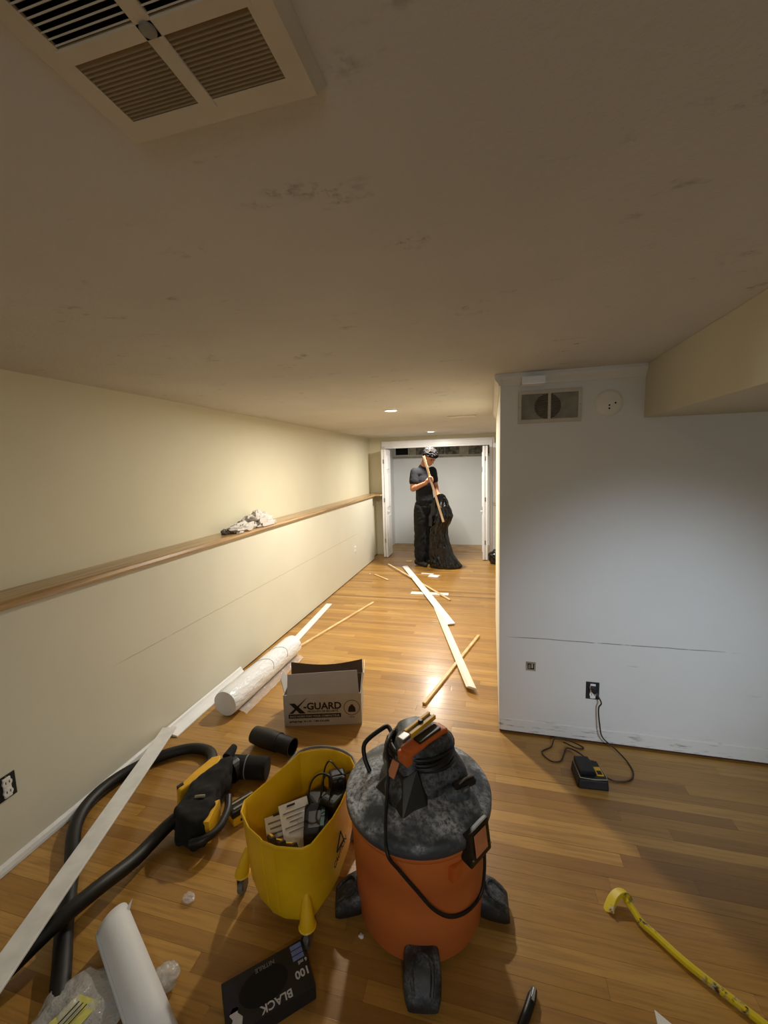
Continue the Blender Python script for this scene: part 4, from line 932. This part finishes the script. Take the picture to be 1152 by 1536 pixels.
B().add([a + Vector((0.040, 0.028, 0.035)), a + Vector((0.052, 0.026, 0.03)), a + Vector((0.042, 0.048, 0.045)), a + Vector((0.042, 0.024, 0.033)), a + Vector((0.054, 0.022, 0.028)), a + Vector((0.044, 0.044, 0.043))],
        [(0, 1, 2), (3, 5, 4), (0, 3, 4, 1), (1, 4, 5, 2), (2, 5, 3, 0)]).build('torn_corner', 'foam', t, world=True)
# clear bag with yellow label
def lump(c, r, amp, fr, n=36, m=20, flat=0.0):
    q = B().ball((0, 0, 0), 1.0, n, m)
    for vv in q.v:
        k = 1 + amp * noise.noise(vv * fr) + amp * 0.5 * noise.noise(vv * fr * 2.7 + Vector((3, 1, 2)))
        vv.x *= r[0] * k; vv.y *= r[1] * k; vv.z *= r[2] * k
        if vv.z < -r[2] * 0.85: vv.z = -r[2] * 0.85
        vv += Vector(c) + Vector((0, 0, 0))
    return q
t = thing('clear_bag', 'crumpled clear plastic bag with yellow label at lower left', 'plastic bag', (-1.16, 0.765, 0))
lump((0, 0.0, 0.032), (0.125, 0.105, 0.036), 0.22, 2.0).build('bag', 'film_milky', t, smooth=True)
lq_ = B(); 
for i in range(5):
    for j in range(5):
        x, yy = -0.045 + 0.021 * j + 0.006 * i, -0.075 + 0.024 * i
        lq_.v.append(Vector((x, yy, 0.0665 + 0.004 * noise.noise(Vector((i * 0.7, j * 0.7, 0))))))
for i in range(4):
    for j in range(4): k = i * 5 + j; lq_.f.append((k, k + 1, k + 6, k + 5))
lb = lq_.build('yellow_label', 'label_yellow', t); so2 = lb.modifiers.new('thickness', 'SOLIDIFY'); so2.thickness = 0.0015
for i in range(3): B().obox((0.024 + 0.004 * i - i * 0.018, -0.025, 0.0725), 0.003, 0.06, 0.001, rotz(-0.2)).build('label_print', 'ink', t)
t2 = lump((-0.985, 0.90, 0.024), (0.040, 0.045, 0.024), 0.22, 2.2, 24, 14).build('plastic_scrap', 'film_milky', None, smooth=True); tag(at_base(t2), 'puffed clear plastic corner right of the rolled sheet', 'plastic')
t2 = lump((-1.093, 1.137, 0.008), (0.022, 0.018, 0.009), 0.6, 3.0, 24, 12).build('plastic_scrap', 'film', None, smooth=True); tag(at_base(t2), 'tiny clear plastic scrap alone on floor left of bucket', 'plastic')
t2 = lump((-0.425, 1.165, 0.005), (0.010, 0.008, 0.005), 0.5, 3.0, 12, 8).build('paint_chip', 'paper', None); tag(at_base(t2), 'tiny white paint chip on floor at vacuum drum', 'chip')
# pry bar
t = thing('pry_bar', 'chipped yellow pry bar with hooked end on right foreground floor', 'pry bar', (0.60, 1.30, 0))
pts = [(0.474, 1.470, 0.030), (0.490, 1.438, 0.022), (0.505, 1.412, 0.016), (0.535, 1.385, 0.014), (0.60, 1.318, 0.014), (0.70, 1.240, 0.014), (0.80, 1.165, 0.014), (0.90, 1.09, 0.014)]
B().tube(crom(pts, 8), 0.0115, 8).build('shaft', 'chipped', t, world=True)
cw = crom([(0.478, 1.462, 0.028), (0.472, 1.484, 0.036), (0.452, 1.486, 0.036), (0.430, 1.472, 0.026), (0.412, 1.450, 0.010), (0.406, 1.436, 0.003)], 5)
rings = []
for i, p in enumerate(cw):
    u = i / (len(cw) - 1); hw = 0.011 + 0.010 * u; hz_ = 0.010 * (1 - u) + 0.0022
    dd = (cw[min(i + 1, len(cw) - 1)] - cw[max(i - 1, 0)]).normalized(); s_ = Vector((0.45, -0.85, 0.25)); s_ = (s_ - dd * s_.dot(dd)).normalized(); n_ = dd.cross(s_)
    rings.append([p + s_ * hw * a + n_ * hz_ * b for a, b in ((-1, -1), (1, -1), (1, 1), (-1, 1))])
B().loft(rings).build('claw', 'chipped', t, 0.0015, 1, world=True)
# black tool handle, white scrap at the bottom edge
t = thing('chisel', 'black scraper bar tip at bottom edge right of vacuum', 'tool', (0.10, 1.09, 0))
B().tube(crom([(0.130, 1.143, 0.012), (0.121, 1.122, 0.013), (0.105, 1.085, 0.013), (0.08, 1.03, 0.013), (0.05, 0.96, 0.013)], 6), lambda u: 0.0085 + 0.005 * min(1, u * 4), 10).build('shaft', 'black_plastic', t, smooth=True, world=True)
B().prism([(0.116, 1.108), (0.126, 1.104), (0.134, 1.136), (0.127, 1.140)], 0.020, 0.0262).build('worn_tip', 'metal', t, 0.001, world=True)
sc_ = B().add([(0.463, 1.180, 0.004), (0.505, 1.150, 0.006), (0.51, 1.08, 0.01), (0.455, 1.10, 0.012), (0.463, 1.180, 0.001), (0.505, 1.150, 0.001), (0.51, 1.08, 0.001), (0.455, 1.10, 0.001)], [(0, 1, 2, 3), (4, 7, 6, 5), (0, 4, 5, 1), (1, 5, 6, 2), (2, 6, 7, 3), (3, 7, 4, 0)])
tag(at_base(sc_.build('paper_scrap', 'paper')), 'white paper corner at bottom edge near the pry bar', 'paper')

# ================================================================== UNSEEN WORK LAMP BESIDE THE CAMERA (body added around the cool spot)
ld3 = (Vector((0.82, 2.39, 0.52)) - so.location).normalized(); hp3 = so.location - ld3 * 0.06
t = thing('unseen_work_lamp', 'unseen black tripod work lamp added around the cool spot beside the camera', 'lamp', (hp3.x, hp3.y, 0))
B().cyl((0, 0, 0.42), (0, 0, 0.99), 0.012, n=12).build('pole', 'black_plastic', t)
for i in range(3):
    a = 2 * PI * i / 3 + 0.5; B().cyl((0, 0, 0.45), (0.30 * math.cos(a), 0.30 * math.sin(a), 0.01), 0.010, n=10).build('leg', 'black_plastic', t)
lr3 = axes(ld3); B().obox(hp3 - t.location + Vector((0, 0, 0.0)), 0.05, 0.20, 0.16, lr3).build('lamp_head', 'tool_yellow', t, 0.008)
B().obox(hp3 - t.location + ld3 * 0.028, 0.004, 0.16, 0.12, lr3).build('lamp_lens', 'paper', t)

# ================================================================== RAG ON THE LEDGE
t = thing('rag', 'crumpled white cloth rag heaped on the wooden ledge', 'rag', (-1.950, 3.02, 1.10))
def crumple(c, r, amp):
    q = B().ball((0, 0, 0), 1.0, 54, 30)
    for vv in q.v:
        n1 = noise.noise(vv * 2.2 + Vector(c) * 9); n2 = abs(noise.noise(vv * 5.0 + Vector(c) * 3)); n3 = abs(noise.noise(vv * 10.0))
        k = 1 + amp * n1 - amp * 0.9 * n2 - amp * 0.25 * n3 + amp * 0.35
        vv.x *= r[0] * k; vv.y *= r[1] * k; vv.z *= r[2] * k
        if vv.z < -r[2] * 0.55: vv.z = -r[2] * 0.55
        vv += Vector(c) + Vector((0, 0, r[2] * 0.55)); vv.x = min(max(vv.x, -0.115), 0.072)
    return q
crumple((0.0, 0.14, 0.0), (0.075, 0.15, 0.075), 0.5).build('cloth', 'rag', t, smooth=True)
crumple((0.012, -0.12, 0.0), (0.062, 0.15, 0.040), 0.5).build('cloth_fold', 'rag', t, smooth=True)
crumple((0.045, 0.20, 0.0), (0.045, 0.14, 0.03), 0.4).build('cloth_edge', 'rag', t, smooth=True)
crumple((-0.02, -0.285, 0.0), (0.03, 0.035, 0.026), 0.4).build('dark_corner', 'grey_plastic', t, smooth=False)

# ================================================================== PERSON
PR = thing('person', 'person in dark t-shirt and black trousers holding a wooden lath', 'person', (-1.03, 6.36, 0))
sk = B()
hc = Vector((-0.905, 6.30, 1.690))                       # head centre, bowed towards the right
fwd = Vector((0.72, -0.42, -0.55)).normalized(); upv = Vector((0.48, -0.28, 0.83)); upv = (upv - fwd * upv.dot(fwd)).normalized(); sid = fwd.cross(upv)
HR = Matrix((fwd, sid, upv)).transposed()
def hp_(x, y_, z): return hc + HR @ Vector((x, y_, z))
sk.ball(hp_(-0.008, 0, 0.018), (0.098, 0.077, 0.095), 20, 14, HR)
sk.ball(hp_(0.028, 0, -0.045), (0.066, 0.060, 0.075), 18, 12, HR)
sk.ball(hp_(0.070, 0, -0.095), (0.022, 0.028, 0.020), 12, 8, HR)
sk.caps(hp_(0.090, 0, 0.005), 0.009, hp_(0.112, 0, -0.036), 0.013)
for s in (-1, 1):
    sk.ball(hp_(-0.005, s * 0.079, -0.012), (0.020, 0.010, 0.030), 10, 8, HR); sk.ball(hp_(0.062, s * 0.040, -0.03), 0.026, 10, 8); sk.ball(hp_(0.082, s * 0.034, 0.018), (0.016, 0.022, 0.010), 10, 8, HR)
sk.ball(hp_(0.090, 0, -0.064), (0.010, 0.022, 0.007), 10, 8, HR); sk.ball(hp_(0.087, 0, -0.076), (0.010, 0.019, 0.007), 10, 8, HR)
nk = Vector((-1.005, 6.37, 1.535))
sk.caps(nk, 0.062, hp_(-0.035, 0, -0.055), 0.055)
# trunk and legs under the clothes
sk.caps((-1.005, 6.375, 1.40), 0.105, (-0.995, 6.375, 1.05), 0.095); sk.caps((-1.07, 6.30, 1.46), 0.062, (-0.93, 6.44, 1.46), 0.062)
sk.caps((-1.045, 6.345, 0.88), 0.080, (-1.065, 6.31, 0.50), 0.062); sk.caps((-1.065, 6.31, 0.50), 0.058, (-1.07, 6.31, 0.09), 0.042)
sk.caps((-0.955, 6.415, 0.88), 0.080, (-0.975, 6.43, 0.50), 0.062); sk.caps((-0.975, 6.43, 0.50), 0.058, (-0.985, 6.44, 0.09), 0.042)
# right arm: shoulder, elbow, wrist; hand closes on the lath
RS, RE, RW = Vector((-1.125, 6.275, 1.475)), Vector((-1.150, 6.215, 1.215)), Vector((-0.935, 6.125, 1.305))
sk.caps(RS, 0.056, RE, 0.044); sk.caps(RE, 0.044, RW, 0.029)
mid = RE.lerp(RW, 0.3); sk.ball(mid, 0.044, 12, 8)
sa, sb = Vector((-0.959, 6.105, 1.707)), Vector((-0.675, 6.075, 0.729)); sdir = (sb - sa).normalized()
gp = sa.lerp(sb, 0.355)                                   # where the hand grips
palm = gp + Vector((-0.022, 0.030, -0.006))
sk.caps(RW, 0.029, palm + Vector((-0.03, 0.0, -0.01)), 0.027)
sk.ball(palm, (0.042, 0.020, 0.044), 14, 10, axes(gp - RW))
for i in range(4):
    o = gp + sdir * (-0.030 + 0.0205 * i); ln = (0.9, 1.0, 0.97, 0.82)[i]
    k0 = o + Vector((0.006, 0.026, 0)); k1 = o + Vector((0.034 * ln, 0.012, 0.004)); k2 = o + Vector((0.030 * ln, -0.017, 0.004)); k3 = o + Vector((0.004, -0.024, 0.0))
    sk.caps(palm + sdir * (-0.026 + 0.018 * i), 0.012, k0, 0.0095); sk.caps(k0, 0.0095, k1, 0.009); sk.caps(k1, 0.009, k2, 0.0085); sk.caps(k2, 0.0085, k3, 0.008)
th0 = palm + Vector((-0.008, -0.010, 0.030)); th1 = gp + Vector((-0.020, -0.026, 0.034)); th2 = gp + Vector((0.018, -0.026, 0.036))
sk.caps(th0, 0.014, th1, 0.011); sk.caps(th1, 0.011, th2, 0.0095)
# left arm reaches down to the bag
LS, LE, LW = Vector((-0.885, 6.45, 1.475)), Vector((-0.830, 6.44, 1.235)), Vector((-0.785, 6.315, 1.145))
sk.caps(LS, 0.056, LE, 0.043); sk.caps(LE, 0.042, LW, 0.028)
lpalm = LW + Vector((0.022, -0.040, -0.022)); sk.caps(LW, 0.028, lpalm, 0.024); sk.ball(lpalm, (0.030, 0.040, 0.022), 12, 8)
for i in range(4):
    o = lpalm + Vector((0.016 - 0.014 * i, -0.022, 0.008)); sk.caps(o, 0.0095, o + Vector((0.012, -0.028, -0.008)), 0.009); sk.caps(o + Vector((0.012, -0.028, -0.008)), 0.009, o + Vector((0.012, -0.026, -0.036)), 0.008)
sk.caps(lpalm + Vector((0.028, 0.0, 0)), 0.011, lpalm + Vector((0.040, -0.032, -0.016)), 0.009)
union(sk, 'body', 0.0065, 4, 'skin', PR)
# face details
for s in (-1, 1):
    B().ball(hp_(0.0925, s * 0.033, -0.004), (0.008, 0.014, 0.006), 10, 8, HR).build('eye', 'eye', PR, world=True)
    B().caps(hp_(0.096, s * 0.018, 0.018), 0.005, hp_(0.084, s * 0.052, 0.018), 0.004, 8).build('eyebrow', 'hair', PR, world=True)
B().ball(hp_(0.0975, 0, -0.070), (0.006, 0.020, 0.003), 10, 6, HR).build('mouth', 'eye', PR, world=True)
# curly hair: many small curls grown together, short at the sides
hb_ = B().ball(hp_(-0.014, 0, 0.052), (0.104, 0.084, 0.086), 20, 14, HR)
rh = random.Random(3)
for i in range(300):
    a = rh.uniform(0, 2 * PI); z = rh.uniform(-0.25, 1.0); r_ = math.sqrt(1 - z * z) if z < 1 else 0
    vv = Vector((r_ * math.cos(a), r_ * math.sin(a), z))
    if vv.x > 0.35 and vv.z < 0.05: continue
    p = hp_(-0.012 + 0.108 * vv.x + (0.014 if vv.x > 0.3 else 0), 0.086 * vv.y, 0.052 + 0.088 * vv.z)
    hb_.ball(p + (p - hc).normalized() * rh.uniform(-0.006, 0.010), rh.uniform(0.010, 0.018), 8, 6)
for i in range(40):
    p = hp_(0.078 + rh.uniform(0, 0.028), rh.uniform(-0.06, 0.06), 0.060 + rh.uniform(-0.012, 0.04)); hb_.ball(p, rh.uniform(0.010, 0.016), 8, 6)
hb_.ball(hp_(-0.060, 0, -0.01), (0.045, 0.070, 0.06), 14, 10, HR)
union(hb_, 'hair', 0.0045, 0, 'hair', PR)
# t-shirt
sh = B()
sh.caps((-1.005, 6.375, 1.42), 0.132, (-0.995, 6.375, 1.10), 0.138); sh.caps((-1.085, 6.295, 1.455), 0.078, (-0.915, 6.45, 1.455), 0.078)
sh.caps((-0.995, 6.375, 1.10), 0.142, (-0.990, 6.375, 1.03), 0.146); sh.ball((-0.985, 6.34, 1.30), (0.14, 0.135, 0.17), 18, 12)
sh.caps(RS + Vector((0, 0.005, -0.01)), 0.072, RS.lerp(RE, 0.56), 0.070); sh.caps(LS, 0.072, LS.lerp(LE, 0.58), 0.066)
sh.caps((-1.02, 6.375, 1.50), 0.078, (-1.008, 6.372, 1.528), 0.074)
union(sh, 't_shirt', 0.009, 5, 'shirt', PR, lambda c: 0.007 * noise.noise(Vector((c.x * 9, c.y * 9, c.z * 5))) + 0.003 * noise.noise(c * 26))
# trousers
tr = B()
tr.ball((-0.99, 6.375, 0.95), (0.160, 0.135, 0.13), 20, 12); tr.caps((-0.99, 6.375, 1.00), 0.135, (-0.99, 6.375, 0.93), 0.142)
tr.caps((-1.055, 6.335, 0.90), 0.108, (-1.065, 6.31, 0.50), 0.090); tr.caps((-1.065, 6.31, 0.50), 0.090, (-1.072, 6.305, 0.15), 0.088); tr.caps((-1.072, 6.305, 0.16), 0.088, (-1.072, 6.30, 0.09), 0.066)
tr.caps((-0.945, 6.415, 0.90), 0.108, (-0.975, 6.43, 0.50), 0.088); tr.caps((-0.975, 6.43, 0.50), 0.088, (-0.985, 6.44, 0.15), 0.084); tr.caps((-0.985, 6.44, 0.16), 0.084, (-0.985, 6.44, 0.09), 0.062)
union(tr, 'trousers', 0.010, 4, 'trousers', PR, lambda c: 0.016 * noise.noise(Vector((c.x * 11, c.y * 11, c.z * 6))) + 0.009 * noise.noise(c * 20))
for c, dr in ((Vector((-1.075, 6.30, 0)), Vector((0.75, -0.65, 0))), (Vector((-0.985, 6.44, 0)), Vector((0.95, -0.3, 0)))):
    dr.normalize(); q = B(); a = c - dr * 0.065
    q.ball(a + Vector((0, 0, 0.055)), (0.05, 0.05, 0.052), 14, 10); q.ball(c + dr * 0.02 + Vector((0, 0, 0.048)), (0.052, 0.052, 0.045), 14, 10)
    q.caps(c + dr * 0.02 + Vector((0, 0, 0.045)), 0.042, c + dr * 0.14 + Vector((0, 0, 0.038)), 0.036); q.caps(a + Vector((0, 0, 0.03)), 0.028, c + dr * 0.14 + Vector((0, 0, 0.03)), 0.028)
    union(q, 'shoe', 0.007, 3, 'shoe', PR)
# lath in the hand
la_ = B(); R_ = axes(sdir, (0, -1, 0.0)); L = (sb - sa).length
la_.obox((sa + sb) / 2, L, 0.032, 0.010, R_)
o = tag(at_base(la_.build('wooden_lath', 'lath', None, 0.001, 1)), 'wooden lath held upright by the person over the bag', 'lath')
# ================================================================== GARBAGE BAGS
tab = [(1.135, -0.790, -0.700, 0.03), (1.11, -0.800, -0.665, 0.05), (1.03, -0.835, -0.635, 0.085), (0.935, -0.858, -0.604, 0.12), (0.81, -0.880, -0.560, 0.14), (0.72, -0.890, -0.585, 0.14), (0.626, -0.895, -0.628, 0.13), (0.52, -0.905, -0.642, 0.125), (0.365, -0.908, -0.602, 0.13), (0.21, -0.910, -0.555, 0.14), (0.09, -0.900, -0.470, 0.16), (0.03, -0.905, -0.430, 0.17), (0.004, -0.89, -0.44, 0.16)]
q = B(); rings = []; NB = 72
fine = []
for i in range(len(tab) - 1):
    for k in range(5):
        u = k / 5; fine.append([tab[i][j] * (1 - u) + tab[i + 1][j] * u for j in range(4)])
fine.append(list(tab[-1]))
for z, x0, x1, dp in fine:
    ring = []
    for k in range(NB):
        a = 2 * PI * k / NB; ca, sa_ = math.cos(a), math.sin(a)
        x = (x0 + x1) / 2 + (x1 - x0) / 2 * ca; yy = 6.245 + dp * 0.75 * sa_
        fold = 0.020 * noise.noise(Vector((ca * 5, sa_ * 5, z * 3.0))) + 0.022 * abs(noise.noise(Vector((ca * 7, sa_ * 7, z * 5 + 4)))) + 0.006 * noise.noise(Vector((ca * 16, sa_ * 16, z * 16)))
        damp = min(1.0, (1.14 - z) * 8)
        ring.append(Vector((x + ca * fold * damp, yy + sa_ * fold * damp, max(0.002, z))))
    rings.append(ring)
q.loft(rings)
GB = thing('garbage_bag', 'shiny black garbage bag held open in the person left hand', 'garbage bag', (-0.74, 6.245, 0))
q.build('bag', 'polythene', GB, smooth=True, world=True)
# slack rim of the mouth, gathered at the hand
rm = [(-0.80, 6.20, 1.11), (-0.845, 6.15, 1.00), (-0.868, 6.125, 0.88), (-0.885, 6.12, 0.76), (-0.89, 6.135, 0.66)]
rl = B(); pts = crom(rm, 8)
for i, p in enumerate(pts):
    wv = 0.018 * noise.noise(p * 14); rl.v += [p + Vector((-0.008 + wv, 0, 0)), p + Vector((0.035, -0.022 + wv, 0.0)), p + Vector((0.060, 0.01, 0.0))]
for i in range(len(pts) - 1):
    a = 3 * i; rl.f += [(a, a + 3, a + 4, a + 1), (a + 1, a + 4, a + 5, a + 2)]
rlo = rl.build('bag_rim', 'polythene', GB, smooth=False, world=True); s3 = rlo.modifiers.new('thickness', 'SOLIDIFY'); s3.thickness = 0.002
kb = lump((0.075, 6.60, 0.105), (0.105, 0.11, 0.115), 0.25, 2.0).build('garbage_bag', 'polythene', None, smooth=True)
tag(at_base(kb), 'small full black garbage bag on floor by right closet door', 'garbage bag')
bpy.context.view_layer.update()
